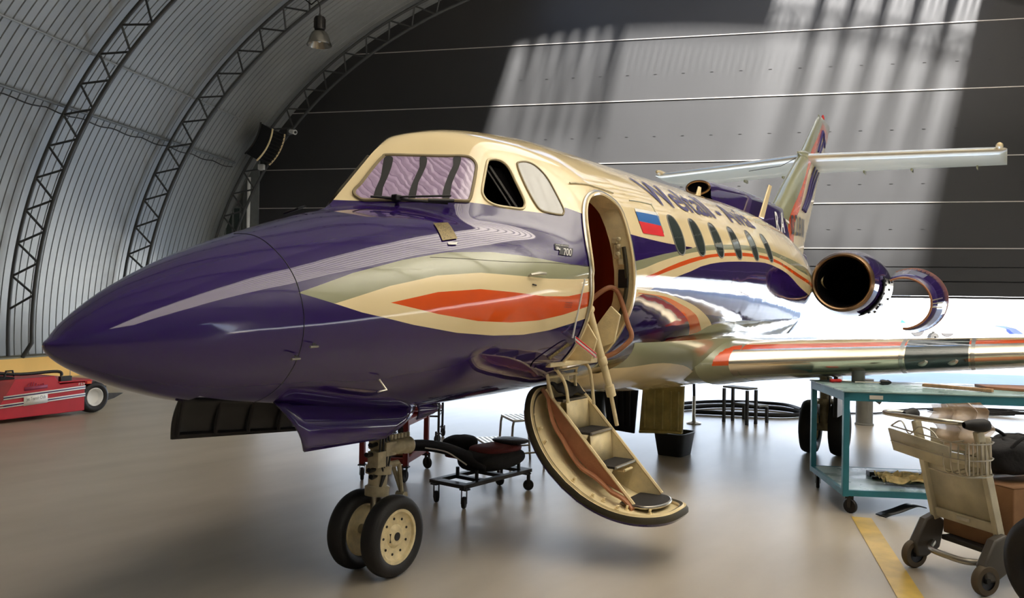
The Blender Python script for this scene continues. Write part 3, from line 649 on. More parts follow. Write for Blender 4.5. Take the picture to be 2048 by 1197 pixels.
for m_ in (DAT['dv'],DAT['w3']):
    q_=[(a,180-b) for a,b in m_]; mb,P_=surfpatch(q_,.003,10); w4=jp('cockpit_window',mb,'glass'); mb=surfloop(P_,.002,.009); jp('window_frame',mb,'seal',w4)
for side in (0,1):
    for x0,zc in ((4.27,2.125),(4.765,2.15),(5.285,2.168),(5.86,2.19),(6.485,2.215),(7.105,2.235)):
        L=[]
        for k in range(48):
            a=2*PI*k/48; ca,sa_=math.cos(a),math.sin(a); e=.82
            xx=x0+.118*math.copysign(abs(ca)**e,ca); zz=zc+.155*math.copysign(abs(sa_)**e,sa_)
            L.append((xx,math.degrees(float(sidept(np.array(xx),np.array(zz))))))
        if side: L=[(a,180-b) for a,b in L]
        L=np.array(L); mb,_=surfpatch(L.tolist(),.003,8,n=48); wv=jp('cabin_window',mb,'glass'); mb=surfloop(L,.0015,.006); jp('window_frame',mb,'grey',wv)
# --- flag, plates, badge, lettering
def label_quad(name,key,m,off=.004,parent=None,quad=None):
    mb,_=surfpatch(quad or DAT[key],off,5,smoothl=False); return jp(name,mb,m,parent)
fl=label_quad('flag','flagblue','bluef'); tag(fl,'white, blue and red striped flag'); label_quad('red_stripe','flagred','redf',parent=fl); label_quad('white_stripe','flagwhite','whitetxt',parent=fl)
label_quad('riveted_plate','plate','gold',.006); label_quad('plate_label','tagw','whitetxt',.006)
bd=label_quad('model_badge','badge1','blacktxt',.004); label_quad('badge_field','badge2','blacktxt',.0045,parent=bd)
TXT={}
def text_mesh(s,bold=0.0,maxedge=.08):
    cu=bpy.data.curves.new('t','FONT'); cu.body=s; cu.offset=bold; cu.resolution_u=5; o=bpy.data.objects.new('t',cu); COL.objects.link(o)
    dg=bpy.context.evaluated_depsgraph_get(); me=bpy.data.meshes.new_from_object(o.evaluated_get(dg)); bpy.data.objects.remove(o,do_unlink=True)
    bm=bmesh.new(); bm.from_mesh(me)
    for _ in range(4):
        es=[e for e in bm.edges if e.calc_length()>maxedge]
        if not es: break
        bmesh.ops.subdivide_edges(bm,edges=es,cuts=1); bmesh.ops.triangulate(bm,faces=bm.faces)
    v=np.array([x.co[:] for x in bm.verts]); f=[tuple(q.index for q in x.verts) for x in bm.faces]; bm.free()
    mn,mx=v.min(0),v.max(0); v=(v-mn)/np.maximum(mx-mn,1e-9); return v,f
def surf_text(name,s,q,m,off=.004,bold=.0,parent=None,maxedge=.08,sp_=sp):
    "q: TL,BL,BR,TR in (x,theta)"
    v,f=text_mesh(s,bold,maxedge); TL,BL,BR,TR=[np.array(p,float) for p in q]; u=v[:,:1];w_=v[:,1:2]
    P_=(BL*(1-u)+BR*u)*(1-w_)+(TL*(1-u)+TR*u)*w_
    mb=MB(); mb.add(sp_(P_[:,0],P_[:,1],off).tolist(),f); return jp(name,mb,m,parent,smooth=0,fixn=False)
surf_text('lettering','Weltall - Avia',[(4.03,128.5),(4.10,146.8),(7.06,143.8),(6.98,127)],'navy',.006,bold=.012)
surf_text('model_number','700',[(2.462,169.3),(2.43,172.0),(2.502,172.6),(2.54,170.)],'whitetxt',.006,bold=.0,parent=bd)
surf_text('model_initials','BAe',[(2.405,168.2),(2.385,169.4),(2.42,169.9),(2.437,168.7)],'whitetxt',.006,bold=.03,parent=bd)
surf_text('maker_line','BRITISH AEROSPACE',[(2.413,167.2),(2.41,167.7),(2.515,169.),(2.518,168.5)],'whitetxt',.006,parent=bd)
for k in range(3):
    z0=188.9+.8*k; surf_text('warning_line','NO SMOKING AREA',[(2.437-.002*k,z0),(2.44,z0+.5),(2.525,z0+1.2),(2.52,z0+.7)],'blacktxt',.003)
# door handle in its recess
mb=MB(); a=sp([2.06,2.19],[176.2,177.],.02); mb.tube([Vector(a[0]),Vector(a[0])*.5+Vector(a[1])*.5+Vector((0,-.006,.004)),Vector(a[1])],[.008,.011,.008],8); mb.tube([Vector(a[0]),Vector(sp(2.07,176.4,0).tolist())],.006,6); jp('outer_handle',mb,'steel')
mb=MB(); S_=sp([2.09,2.12],[179.6,180.2],.004); mb.tube([Vector(p) for p in S_.tolist()],.004,6); jp('handle_mark',mb,'blacktxt')
# panel seams and rain gutters
def seam(L,r=.0022,off=.0,m='blacktxt',name='panel_seam'):
    P_=bez([(a,b,0) for a,b in L],8); S=sp([p.x for p in P_],[p.y for p in P_],off); mb=MB(); mb.tube([Vector(p) for p in S.tolist()],r,5); return jp(name,mb,m)
seam([(.859,88),(.859,105.3),(.83,130.9),(.82,146.6),(.815,158.6),(.812,164.5)],.0022)
seam([(.812,164.5),(.812,185),(.82,215),(.84,245)],.0018)
seam([(1.473,161.0),(1.881,168.9),(2.396,174.8),(2.66,177)],.0016,m='seal')
seam([(2.802,142.2),(3.05,143.6),(3.338,145.7)],.007,.004,'creamdirty','rain_gutter')
seam([(3.573,148.0),(3.80,147.6),(3.985,147.7),(3.99,148.5),(3.975,162.4)],.004,.002,'sage','escape_hatch_seam')
# wiper
mb=MB(); a=sp([1.614,1.66,1.703,1.743,1.811,1.871],[105.4,111.5,117.2,122.5,129.9,135.7],.03)
mb.tube([Vector(p) for p in a.tolist()],[.006,.008,.009,.008,.007,.006],8); wp=jp('wiper',mb,'black')
mb=MB(); c=Vector(sp(1.70,116.8,.035).tolist()); mb.box(c,(.05,.04,.035)); jp('wiper_hub',mb,'black',wp,bevel=.006)
mb=MB(); a=sp([1.80,1.71,1.895],[129.5,118,137.],.045); mb.tube([Vector(a[0]),Vector(a[2])],.010,7); mb.tube([Vector(a[1]),Vector(sp(1.90,134,.05).tolist())],.006,7); jp('wiper_arm',mb,'black',wp)
mb=MB(); a=sp([1.36,1.42,1.40],[82,70,60],.03); mb.tube([Vector(p) for p in a.tolist()],.007,7); jp('wiper',mb,'black')
# --- belly fairing under the wing
bx=np.linspace(3.7,10.6,60)
def belly(i,j):
    x=bx[i]; t=(x-3.7)/6.9; e=math.sin(PI*min(1,max(0,t)))**.45 if 0<t<1 else 0
    a=PI+PI*j/40; wd=.80+.12*e; zc=1.30; dp=(zc-.99)+.25*e
    y=wd*math.cos(a); z=zc+dp*math.sin(a)
    if t<=0 or t>=1: z=max(z,1.06)
    return (x,y,z)
mb=MB(); mb.grid(belly,60,41)
def fairing_mat():
    m,nt,p,X,Y,Z=paint_base('belly_paint',.16)
    L=fc(nt,X,[(3.6,1.10),(4.14,1.13),(4.7,1.09),(5.3,.98),(6.0,.88),(6.6,.80),(7.4,.70)])
    col=over(nt,SAGE,gt(nt,L,Z),CREAM); nt.links.new(col,p.inputs['Base Color']); return m
M['bellym']=fairing_mat(); jp('belly_fairing',mb,'bellym')
# --- wings
def naca(t,n=26):
    up=[];lo=[]
    for k in range(n+1):
        x=(1-math.cos(PI*k/n))/2; y=5*t*(.2969*math.sqrt(x)-.126*x-.3516*x*x+.2843*x**3-.1015*x**4); up.append((x,y*1.05)); lo.append((x,-y*.95))
    return list(reversed(up))+lo[1:-1]
def wing_sec(y):
    f=(abs(y)-.95)/6.2; lex=5.22+.45*(abs(y)-.95); c=2.95+(1.0-2.95)*f; t=.135-.03*f; zc=1.065+.068*(abs(y)-.95); return lex,c,t,zc
def wing_mat():
    m,nt,p,X,Y,Z=paint_base('wing_paint',.22)
    # distance behind the leading edge decides polished metal / orange / sage
    ab=_n(nt,'ShaderNodeMath',operation='ABSOLUTE'); nt.links.new(Y,ab.inputs[0])
    s=_n(nt,'ShaderNodeMath',operation='MULTIPLY_ADD'); nt.links.new(ab.outputs[0],s.inputs[0]); s.inputs[1].default_value=-.45; nt.links.new(X,s.inputs[2])
    d=s.outputs[0]     # = x - .45|y|
    c0=5.22-.45*.95
    met=mul(nt,gt(nt,c0+.145,d),gt(nt,ab.outputs[0],1.02))
    z1=_n(nt,'ShaderNodeMath',operation='MULTIPLY_ADD'); nt.links.new(ab.outputs[0],z1.inputs[0]); z1.inputs[1].default_value=-.068; nt.links.new(Z,z1.inputs[2])
    upper=gt(nt,z1.outputs[0],1.065-.068*.95)
    col=over(nt,SAGE,mul(nt,gt(nt,c0+.30,d),upper),ORANGE); col=over(nt,col,mul(nt,gt(nt,d,c0+.30),upper),CREAM)
    lowc=rgb(120,108,88); col=over(nt,col,mul(nt,gt(nt,z1.outputs[0],0.),gt(nt,1.065-.068*.95-.02,z1.outputs[0])),SAGE)
    col=over(nt,col,met,rgb(236,222,196))
    nt.links.new(col,p.inputs['Base Color']); nt.links.new(met,p.inputs['Metallic'])
    return m
M['wing']=wing_mat()
for sgn in (-1,1):
    ys=list(np.linspace(.6,7.0,40))+[7.08,7.14,7.17]
    pr=naca(1.0)
    def wf(i,j):
        y=ys[i]; lex,c,t,zc=wing_sec(y); k=1 if y<=7.0 else math.sqrt(max(0,1-((y-7.0)/.175)**2))
        u,v=pr[j]; return (lex+c*(u if k==1 else .5+(u-.5)*(.6+.4*k)),sgn*y,zc+c*t*v*k - .035*c*(u-.25)*.6)
    mb=MB(); mb.grid(wf,len(ys),len(pr),closev=True); wg=jp('wing',mb,'wing',smooth=60)
    # root glove blending the leading edge into the fuselage
    def gl(i,j):
        f=i/12; y=.78+.30*f; lex,c,t,zc=wing_sec(max(y,.95)); lex=5.22+.06-(1-f)**2*.22; u,v=pr[j]; c2_=8.1-lex
        return (lex+c2_*u,sgn*y,zc+.0+c2_*t*v*(1.03+.10*(1-f)) -.035*c2_*(u-.25)*.6)
    mb=MB(); mb.grid(gl,13,len(pr),closev=True); jp('wing_root_fairing',mb,'sage',smooth=60)
    mb=MB()  # de-icing edge strip end
    for (ya,yb) in ((2.34,2.80),):
        lex,c,t,zc=wing_sec((ya+yb)/2)
        def lp(i,j):
            y=ya+(yb-ya)*i/8; lex,c,t,zc=wing_sec(y); kk=6+j; u,v=pr[len(pr)//2-7+j]; return (lex+c*u-.004,sgn*y,zc+c*t*v*1.01-.035*c*(u-.25)*.6)
        mb.grid(lp,9,14)
    ll=jp('landing_light',mb,'glass',wg,smooth=60)
    mb=MB()
    for y in (2.46,2.68):
        lex,c,t,zc=wing_sec(y); mb.lathe([(0,0),(.03,.0),(.045,-.012),(.05,-.02)],(lex+.015,sgn*y,zc-.012),(-1,0,0),16)
    jp('lamp_reflector',mb,'steel',wg)
    for ya in (2.31,2.83):
        def st(i,j):
            y=ya+.03*(i-.5); lex,c,t,zc=wing_sec(y); u,v=pr[len(pr)//2-8+j]; return (lex+c*u-.003,sgn*y,zc+c*t*v*1.012-.035*c*(u-.25)*.6)
        mb=MB(); mb.grid(st,2,16); jp('joint_strip',mb,'steel',wg)
# --- engines
for sgn in (-1,1):
    cy,cz=sgn*1.23,1.965; x0=9.5
    mb=MB(); mb.lathe([(.325,.10),(.332,.04),(.345,.01),(.362,0),(.38,.02),(.396,.06)],(x0,cy,cz),(1,0,0),64); en=jp('intake_lip',mb,'lip',smooth=60)
    mb=MB(); mb.lathe([(.396,.06),(.43,.25),(.455,.55),(.465,.9),(.455,1.3),(.40,1.8),(.34,2.15),(.30,2.3),(.27,2.3),(.26,2.0)],(x0,cy,cz),(1,0,0),64); nc=jp('engine_nacelle',mb,'purple',smooth=60)
    mb=MB(); mb.lathe([(.325,.10),(.30,.3),(.29,.9)],(x0,cy,cz),(1,0,0),48); mb.lathe([(.29,.9),(.29,.92),(0,.92)],(x0,cy,cz),(1,0,0),48); jp('intake_duct',mb,'dark',nc,smooth=60)
    mb=MB(); mb.lathe([(0,.55),(.05,.6),(.09,.7),(.1,.8)],(x0,cy,cz),(1,0,0),24)
    for k in range(28):
        a=2*PI*k/28; r0,r1=.09,.285; ca,sa_=math.cos(a),math.sin(a); tx=.05
        def q_(r,s,x): return (x0+x,cy+r*ca-s*sa_,cz+r*sa_+s*ca)
        mb.add([q_(r0,-.008,.74),q_(r1,-.03,.72),q_(r1,.03,.8),q_(r0,.008,.8)],[(0,1,2,3)])
    jp('fan',mb,'dark',nc,solid=.003)
    # pylon
    mb=MB(); prp=naca(.12,14)
    def py(i,j):
        y=.45+(.95-.45)*i/6; u,v=prp[j]; return (9.75+1.9*u,sgn*y,cz+.02+1.9*v)
    mb.grid(py,7,len(prp),closev=True); jp('engine_pylon',mb,'cream',smooth=60)
    mb=MB(); mb.tube([(9.74,sgn*.5,cz+.02),(9.74,sgn*.86,cz+.02)],.012,6); jp('pylon_edge',mb,'lip')
# open lower cowl of the port engine: black inner ribs and the hinged curved shell hanging outboard
nx=10.0
mb=MB()
def cow(i,j):
    a=math.radians(118-208*j/28); x=nx+.62*i/3; r=.335+.10*i/3; return (x,-1.91-.05*i/3+r*math.cos(PI-a)*1.0,1.70+.05*i/3+r*math.sin(a)*1.0)
mb.grid(cow,4,29); cw=jp('open_cowl_door',mb,'purple',solid=.028,smooth=60)
for ii in (0,3):
    mb=MB(); mb.tube([Vector(cow(ii,j)) for j in range(29)],.016,6); jp('cowl_rib',mb,'tan',cw)
for j in (11,12,13):
    mb=MB(); p=Vector(cow(0,j+4)); dr=Vector((0,p.y+1.91,p.z-1.70)).normalized(); mb.tube([p,p+dr*.13+Vector((-.02,0,.02))],.008,6); jp('cowl_latch',mb,'steel',cw)
for k in range(2):
    mb=MB(); mb.tube([(nx+.25+.12*k,-1.62,1.99-.01*k),(nx+.27+.12*k,-1.66,1.9),(nx+.25+.12*k,-1.66,1.80)],.008,6); jp('cowl_stay',mb,'black',cw)
mb=MB()
def opn(i,j):
    a=math.radians(-25-95*j/16); r=.452; return (nx-.1+.9*i/4,-1.23+r*math.cos(a)*-1*-1,1.965+r*math.sin(a))
mb.grid(lambda i,j:(nx-.12+.95*i/4,-1.23-.465*math.cos(math.radians(-8+78*j/16)),1.965-.465*math.sin(math.radians(-8+78*j/16))),5,17); tag(jp('cowl_opening',mb,'steel',solid=.012,smooth=60),'bare metal engine bay under the opened cowl')
mb=MB()
for k in range(16):
    a=math.radians(-8+random.random()*78); r=.47; x=nx-.15+random.random()*.9; mb.box((x,-1.23-r*math.cos(a),1.965-r*math.sin(a)),(.05+.1*random.random(),.04,.03),Matrix.Rotation(a,3,'X'))
a_=[math.radians(-10+80*k/20) for k in range(21)]
mb.tube([(nx-.14,-1.23-.47*math.cos(a),1.965-.47*math.sin(a)) for a in a_],.012,6)
jp('engine_fittings',mb,'black')
# --- dorsal spine with ram air intake, antenna, fin
def spine(i,j):
    X_=[7.38,7.5,7.9,8.6,9.4,10.2,11.0,11.8,12.6,13.3]; i_=i/3; k=int(min(i_,len(X_)-2)); f=i_-k; x=X_[k]*(1-f)+X_[k+1]*f
    top=np.interp(x,[7.38,7.6,8.6,10,11,12,13.3],[3.065,3.10,3.16,3.20,3.20,2.9,2.6]); w_=np.interp(x,[7.38,8,9.6,10.85,11.35,13.3],[.15,.16,.185,.185,.02,.01]); zb=np.interp(x,[7.38,8.2,9,10.5,13.3],[2.86,2.78,2.7,2.4,2.2])
    a=PI*j/20; y=w_*math.cos(a); s_=math.sin(a); h=.13; z=zb+(top-h-zb)*min(1,s_*6)+h*s_ if 0<j<20 else zb
    return (x,y,z)
mb=MB(); mb.grid(spine,28,21); jp('dorsal_spine',mb,'purple',smooth=60)
mb=MB(); ring=[]; cI=Vector((7.36,0,2.985))
mb.tube([cI+Vector((0,.135*math.cos(a),.075*math.sin(a))) for a in [2*PI*k/32 for k in range(32)]],.016,8,closed=True); jp('ram_air_intake',mb,'lip')
mb=MB(); mb.add([cI+Vector((.02,.132*math.cos(a),.072*math.sin(a))) for a in [2*PI*k/32 for k in range(32)]],[tuple(range(32))]); jp('ram_air_duct',mb,'dark')
mb=MB(); mb.prism([(8.95,2.80),(9.18,2.80),(9.58,3.30),(9.44,3.30)],(0,-.30,0),(1,0,0),(0,0,1),(0,.02,0)); jp('blade_antenna',mb,'cream',bevel=.008)
mb=MB(); mb.prism([(6.95,2.80),(7.1,2.80),(7.13,2.95),(7.06,2.95)],(0,-.12,0),(1,0,0),(0,0,1),(0,.02,0)); jp('blade_antenna',mb,'cream',bevel=.006)
# fin: sections at heights, swept
def finsec(z):
    le=np.interp(z,[2.4,3.26,3.72,4.33,5.22,5.33],[9.9,10.98,11.68,12.71,14.03,14.25]); te=np.interp(z,[2.4,2.77,3.57,4.26,5.26,5.33],[13.0,13.12,13.83,14.45,15.30,15.34]); return float(le),float(te)
prf=naca(.11,18)
zs_=list(np.linspace(2.4,5.26,32))+[5.30,5.33,5.345]
def fin(i,j):
    z=zs_[i]; le,te=finsec(min(z,5.3)); u,v=prf[j]; c=te-le; k=1 if z<5.27 else (.8,.5,.15)[i-32]
    return (le+c*u,c*v*k*np.interp(z,[2.4,5.3],[1.0,.9]),z+.10*u*(z-2.4)/2.9*0)
def fin_mat():
    m,nt,p,X,Y,Z=paint_base('fin_paint',.16)
    OL=fc(nt,Z,[(2.3,11.2),(2.9,11.26),(3.18,11.52),(3.54,12.10),(3.92,12.62),(4.43,13.17),(4.79,13.74),(5.17,14.30)]); OR=fc(nt,Z,[(2.3,11.68),(2.67,11.71),(2.98,11.75),(3.29,12.15),(4.08,12.98),(4.46,13.52),(5.04,14.32)])
    PU=fc(nt,Z,[(2.3,11.5),(2.65,11.44),(2.78,11.33),(3.0,11.11),(3.14,10.95),(3.3,10.7)])
    col=over(nt,SAGE,gt(nt,X,OL),ORANGE)
    sh=_n(nt,'ShaderNodeMath',operation='MULTIPLY_ADD'); nt.links.new(X,sh.inputs[0]); sh.inputs[1].default_value=-.15; sh.inputs[2].default_value=5.02+.15*14.3
    topm=gt(nt,sh.outputs[0],Z)
    col=over(nt,col,mul(nt,gt(nt,X,OR),topm),CREAM)
    sh2=_n(nt,'ShaderNodeMath',operation='MULTIPLY_ADD'); nt.links.new(X,sh2.inputs[0]); sh2.inputs[1].default_value=-.1; sh2.inputs[2].default_value=5.20+.1*14.3
    col=over(nt,col,gt(nt,Z,sh2.outputs[0]),SAGE)
    col=over(nt,col,mul(nt,gt(nt,3.28,Z),gt(nt,PU,X)),PURPLE); nt.links.new(col,p.inputs['Base Color']); return m
M['fin']=fin_mat()
mb=MB(); mb.grid(fin,len(zs_),len(prf),closev=True); fn_=jp('fin',mb,'fin',smooth=60)
mb=MB(); mb.lathe([(0,.12),(.02,.1),(.03,.05),(.03,0)],(14.62,0,5.31),(0,0,1),16); tag(jp('beacon',mb,'redplastic'),'red beacon')
mb=MB(); mb.lathe([(.015,-.05),(.09,.3),(.12,.7),(.12,1.2),(.05,1.7)],(12.55,0,4.32),(1,0,0.02),24,caps=True); jp('tail_bullet',mb,'sage',smooth=60)
# fin lettering
def finpt(x,z):
    le,te=finsec(z); c=te-le; u=min(max((x-le)/c,0.0),1); y=5*.11*(.2969*math.sqrt(u)-.126*u-.3516*u*u+.2843*u**3-.1015*u**4)*c*1.05*np.interp(z,[2.4,5.3],[1,.9]); return (x,-float(y)-.004,z)
def fin_text(s,q,m,bold=.01,name='registration_letter'):
    v,f=text_mesh(s,bold,.3); TL,BL,BR,TR=[np.array(p,float) for p in q]; u=v[:,:1];w_=v[:,1:2]; P_=(BL*(1-u)+BR*u)*(1-w_)+(TL*(1-u)+TR*u)*w_
    mb=MB(); mb.add([finpt(*p) if f_on else (p[0],-.192,p[1]) for p in P_],f); return jp(name,mb,m,fn_,smooth=0,fixn=False)
f_on=True
f_on=False; fin_text('R',[(10.17,3.02),(10.36,2.72),(10.56,2.74),(10.37,3.03)],'whitetxt',.02); fin_text('A',[(10.50,3.05),(10.60,2.74),(10.85,2.77),(10.70,3.06)],'whitetxt',.02); f_on=True; fin_text('-',[(11.08,3.01),(11.09,2.97),(11.28,2.95),(11.27,2.99)],'whitetxt',.02)
fin_text('0',[(11.36,3.10),(11.46,2.79),(11.70,2.82),(11.58,3.13)],'blacktxt'); fin_text('2',[(11.66,3.14),(11.80,2.81),(12.05,2.84),(11.88,3.16)],'blacktxt'); fin_text('8',[(12.0,3.15),(12.16,2.83),(12.38,2.85),(12.22,3.16)],'blacktxt'); fin_text('1',[(12.34,3.15),(12.52,2.85),(12.60,2.86),(12.42,3.16)],'blacktxt'); fin_text('1',[(12.54,3.16),(12.72,2.86),(12.80,2.87),(12.62,3.17)],'blacktxt')
# purple flowing line emblem on the rudder
for k in range(3):
    f0=.22+.31*k; pts=[]
    for t in np.linspace(0,1,14):
        z=3.30+.90*t; le=np.interp(z,[3.3,4.25],[12.22,13.36]); te=np.interp(z,[3.3,4.25],[13.2,14.3]); pts.append(finpt(le+(te-le)*(f0*(.55+.45*t)+.06*math.sin(t*6))-.0,z))
    mb=MB(); mb.tube([Vector(p) for p in pts],[.022]*14,6); o=jp('emblem_line',mb,'navy',fn_)
for k in range(2):
    pts=[finpt(13.78+.22*k+.5*t,4.55+.48*t-(.12*k)*t) for t in np.linspace(0,1,8)]+[finpt(14.38+.2*k,5.0-.13*k),finpt(14.45+.18*k,4.88-.1*k)]
    mb=MB(); mb.tube([Vector(p) for p in pts],.02,6); jp('emblem_line',mb,'navy',fn_)
# tailplane
prt=naca(.10,18)
def tail_mat():
    m,nt,p,X,Y,Z=paint_base('tailplane_paint',.4)
    ab=_n(nt,'ShaderNodeMath',operation='ABSOLUTE'); nt.links.new(Y,ab.inputs[0]); s=_n(nt,'ShaderNodeMath',operation='MULTIPLY_ADD'); nt.links.new(ab.outputs[0],s.inputs[0]); s.inputs[1].default_value=-.26; nt.links.new(X,s.inputs[2])
    met=gt(nt,12.95,s.outputs[0]); col=over(nt,rgb(222,224,206),met,rgb(235,228,210)); nt.links.new(col,p.inputs['Base Color']); nt.links.new(met,p.inputs['Metallic']); return m
M['tailm']=tail_mat()
for sgn in (-1,1):
    ys=list(np.linspace(.0,2.95,24))+[3.0,3.04,3.06]
    def tf(i,j):
        y=ys[i]; le=12.86+.26*y; te=14.75+.17*y; c=te-le; u,v=prt[j]; k=1 if y<=2.95 else (.85,.6,.2)[i-24]; return (le+c*u,sgn*y,4.31+c*v*k)
    mb=MB(); mb.grid(tf,len(ys),len(prt),closev=True); tp=jp('tailplane',mb,'tailm',smooth=60)
    mb=MB(); mb.lathe([(0,-.12),(.035,-.1),(.055,0),(.055,.35),(.03,.45),(0,.5)],(13.58,sgn*2.95,4.36),(1,0,0),16); jp('tip_fairing',mb,'cream',tp)
    for y in (.75,1.55,2.6):
        mb=MB(); mb.box((14.75+.17*y-.12,sgn*y,4.27),(.26,.03,.07)); jp('hinge_bracket',mb,'sage',tp,bevel=.01)
mb=MB(); mb.tube([(12.92,.12,4.30),(12.6,.30,4.12),(12.75,.9,4.1)],.006,5); jp('static_line',mb,'dsteel')
# ---------------------------------------------------------------- landing gear
def tyre_prof(R,w,rim):
    h=w/2; return [(rim,-h*.62),(rim+.012,-h*.85),((R+rim)/2,-h),(R*.93,-h*.86),(R*.985,-h*.5),(R,-h*.2),(R,h*.2),(R*.985,h*.5),(R*.93,h*.86),((R+rim)/2,h),(rim+.012,h*.85),(rim,h*.62)]
def wheel(parent,c,R,w,rim,side,hubm='wheelwhite',tname='tyre',detail=True):
    ax=(0,side,0)
    mb=MB(); mb.lathe(tyre_prof(R,w,rim),c,ax,56); mb.build(tname,'rubber',parent,smooth=50)
    mb=MB(); h=w/2
    mb.lathe([(rim+.004,h*.62),(rim+.006,h*.75),(rim-.010,h*.72),(rim-.014,h*.45),(rim*.80,h*.30),(rim*.45,h*.28),(rim*.36,h*.5),(rim*.30,h*.55),(0,h*.55)],c,ax,48)
    mb.lathe([(rim+.004,-h*.62),(rim-.010,-h*.7),(rim-.014,-h*.3),(rim*.4,-h*.2),(0,-h*.2)],c,ax,40)
    rm=mb.build('wheel_rim',hubm,parent,smooth=40)
    if detail:
        cc=Vector(c)
        for k in range(9):
            mb=MB(); a=2*PI*k/9+.3; mb.lathe([(0,h*.36),(.0075,h*.36),(.0075,h*.30)],cc+Vector((rim*.68*math.cos(a),0,rim*.68*math.sin(a))),ax,8); mb.build('hub_bolt','blacktxt',parent,smooth=40)
        mb=MB()
        mb.lathe([(0,h*.62),(rim*.16,h*.62),(rim*.16,h*.5)],c,ax,12)
        mb.box(cc+Vector((-rim*.30,side*h*.42,0)),(.02,.01,.05))
        mb.build('hub_cap','dsteel',parent,smooth=40)
ng=MB(); XN=1.88
ng.tube([(XN+.12,0,.98),(XN+.05,0,.80),(XN+.0,0,.62)],[.055,.052,.05],18)
ng.lathe([(.05,0),(.07,.0),(.072,.05),(.055,.06),(.055,.12),(.075,.125),(.075,.17),(.056,.18),(.056,.26),(.068,.265),(.068,.31),(.05,.32)],(XN,0,.44),(0.08,0,1),24)
gear=jp('nose_landing_gear',ng,'gearmetal')
mb=MB(); mb.tube([(XN,0,.46),(XN,0,.36),(XN,0,.229)],[.036,.036,.04],16); jp('oleo_piston',mb,'steel',gear)
mb=MB(); mb.tube([(XN,-.13,.229),(XN,.13,.229)],.028,14); jp('axle',mb,'gearmetal',gear)
mb=MB(); mb.tube([(XN+.06,0,.60),(XN+.17,-.01,.60)],.02,8)
for s_ in (-.03,.03): mb.tube([(XN+.16,s_*.9,.60),(XN+.22,0,.42)],.014,8)
mb.tube([(XN+.22,-.03,.40),(XN+.22,.03,.40)],.024,10); mb.tube([(XN+.22,0,.40),(XN+.03,0,.27)],.016,8); jp('torque_link',mb,'gearmetal',gear)
mb=MB(); mb.lathe([(0,-.10),(.035,-.10),(.045,-.07),(.045,.05),(.05,.06),(.05,.10),(.03,.12),(0,.12)],(XN+.11,-.05,.71),(1,-.15,0),20,); mb.box((XN+.03,-.03,.71),(.09,.10,.08)); mb.box((XN-.05,-.04,.66),(.07,.08,.09))
for k in range(6): mb.lathe([(0,0),(.012,0),(.012,.03),(0,.03)],(XN+.06+.03*k,-.05,.755),(0,0,1),8)
jp('steering_motor',mb,'gearmetal',gear,bevel=.004)
mb=MB()
for k,(z,dx) in enumerate(((.60,-.08),(.69,-.1),(.56,-.06),(.74,-.07))): mb.tube([(XN-.03,-.02,z),(XN+dx-.03,-.04,z),(XN+dx-.05,-.05,z+.01)],.013,8)
for k in range(4): mb.tube(bez([(XN-.03+.02*k,-.05,.80),(XN-.06+.03*k,-.07,.68),(XN-.02+.01*k,-.06,.58),(XN-.03,-.045,.48)],6),.006,6)
jp('hydraulic_pipe',mb,'black',gear)
wheel(gear,(XN,-.1264,.2286),.2286,.115,.148,-1); wheel(gear,(XN,.1264,.2286),.2286,.115,.148,1)
# small forks / drag brace up in the bay
mb=MB(); mb.tube([(XN+.05,.0,.78),(XN+.45,0,1.05)],.03,10); mb.tube([(XN-.02,-.1,.86),(XN-.02,.1,.86)],.035,12)
for k in range(7): mb.box((XN-.35+.06*k,-.10+.02*math.sin(k*3),.95+.02*math.cos(k*5)),(.05,.03,.04),Matrix.Rotation(k,3,'Y'))
jp('bay_fittings',mb,'gearmetal',gear)
# nose gear doors
def slab(pts,n,th,name,m,parent=jet,**kw):
    "quad corners TL,TR,BR,BL subdivided with an outward bulge along n"
    a,b,c_,d=[Vector(p) for p in pts]; N_=Vector(n); bul=kw.pop('bulge',0)
    mb=MB(); mb.grid(lambda i,j:(a*(1-i/12)+b*(i/12))*(1-j/8)+(d*(1-i/12)+c_*(i/12))*(j/8)+N_*bul*math.sin(PI*j/8),13,9)
    return mb.build(name,m,parent,solid=th,smooth=60,**kw)
slab([(.72,.19,1.085),(1.52,.19,1.01),(1.50,.26,.83),(.72,.25,.885)],(0,1,0),.014,'nose_gear_door','black',bulge=.02)
mb=MB(); 
for x in (.74,.95,1.15,1.35,1.48): mb.tube([(x,.20,1.07-.08*(x-.72)),(x,.235,.90-.07*(x-.72))],.01,6)
mb.tube([(.74,.24,.905),(1.48,.25,.845)],.012,6); jp('door_stiffener',mb,'darkmetal')
pd=slab([(.93,-.20,1.08),(1.98,-.20,.985),(1.62,-.275,.83),(1.07,-.255,.835)],(0,-1,0),.012,'nose_gear_door','purple',bulge=.05)
mb=MB(); mb.tube([(1.35,-.235,.95),(1.18,-.262,.90)],.003,5); jp('door_stay',mb,'steel',pd)
pd2=slab([(1.98,-.17,1.0),(2.20,-.17,.96),(2.14,-.19,.90),(1.99,-.19,.88)],(0,-1,0),.01,'rear_gear_door','purple',bulge=.03)
slab([(1.95,.17,1.0),(2.30,.17,.96),(2.18,.21,.86),(1.98,.21,.84)],(0,1,0),.01,'rear_gear_door','purple',bulge=.03)
# pitot / small probes on the nose
for (x,t) in ((.80,196),(.86,190)):
    a=Vector(sp(x,t,0).tolist()); mb=MB(); mb.tube([a,a+Vector((0,-.03,-.01)),a+Vector((-.05,-.035,-.01))],.005,6); jp('pitot_probe',mb,'steel')
a=Vector(sp(1.28,212,0).tolist()); mb=MB(); mb.tube([a,a+Vector((.02,-.03,-.05)),a+Vector((-.04,-.03,-.055))],.005,6); jp('pitot_probe',mb,'steel')
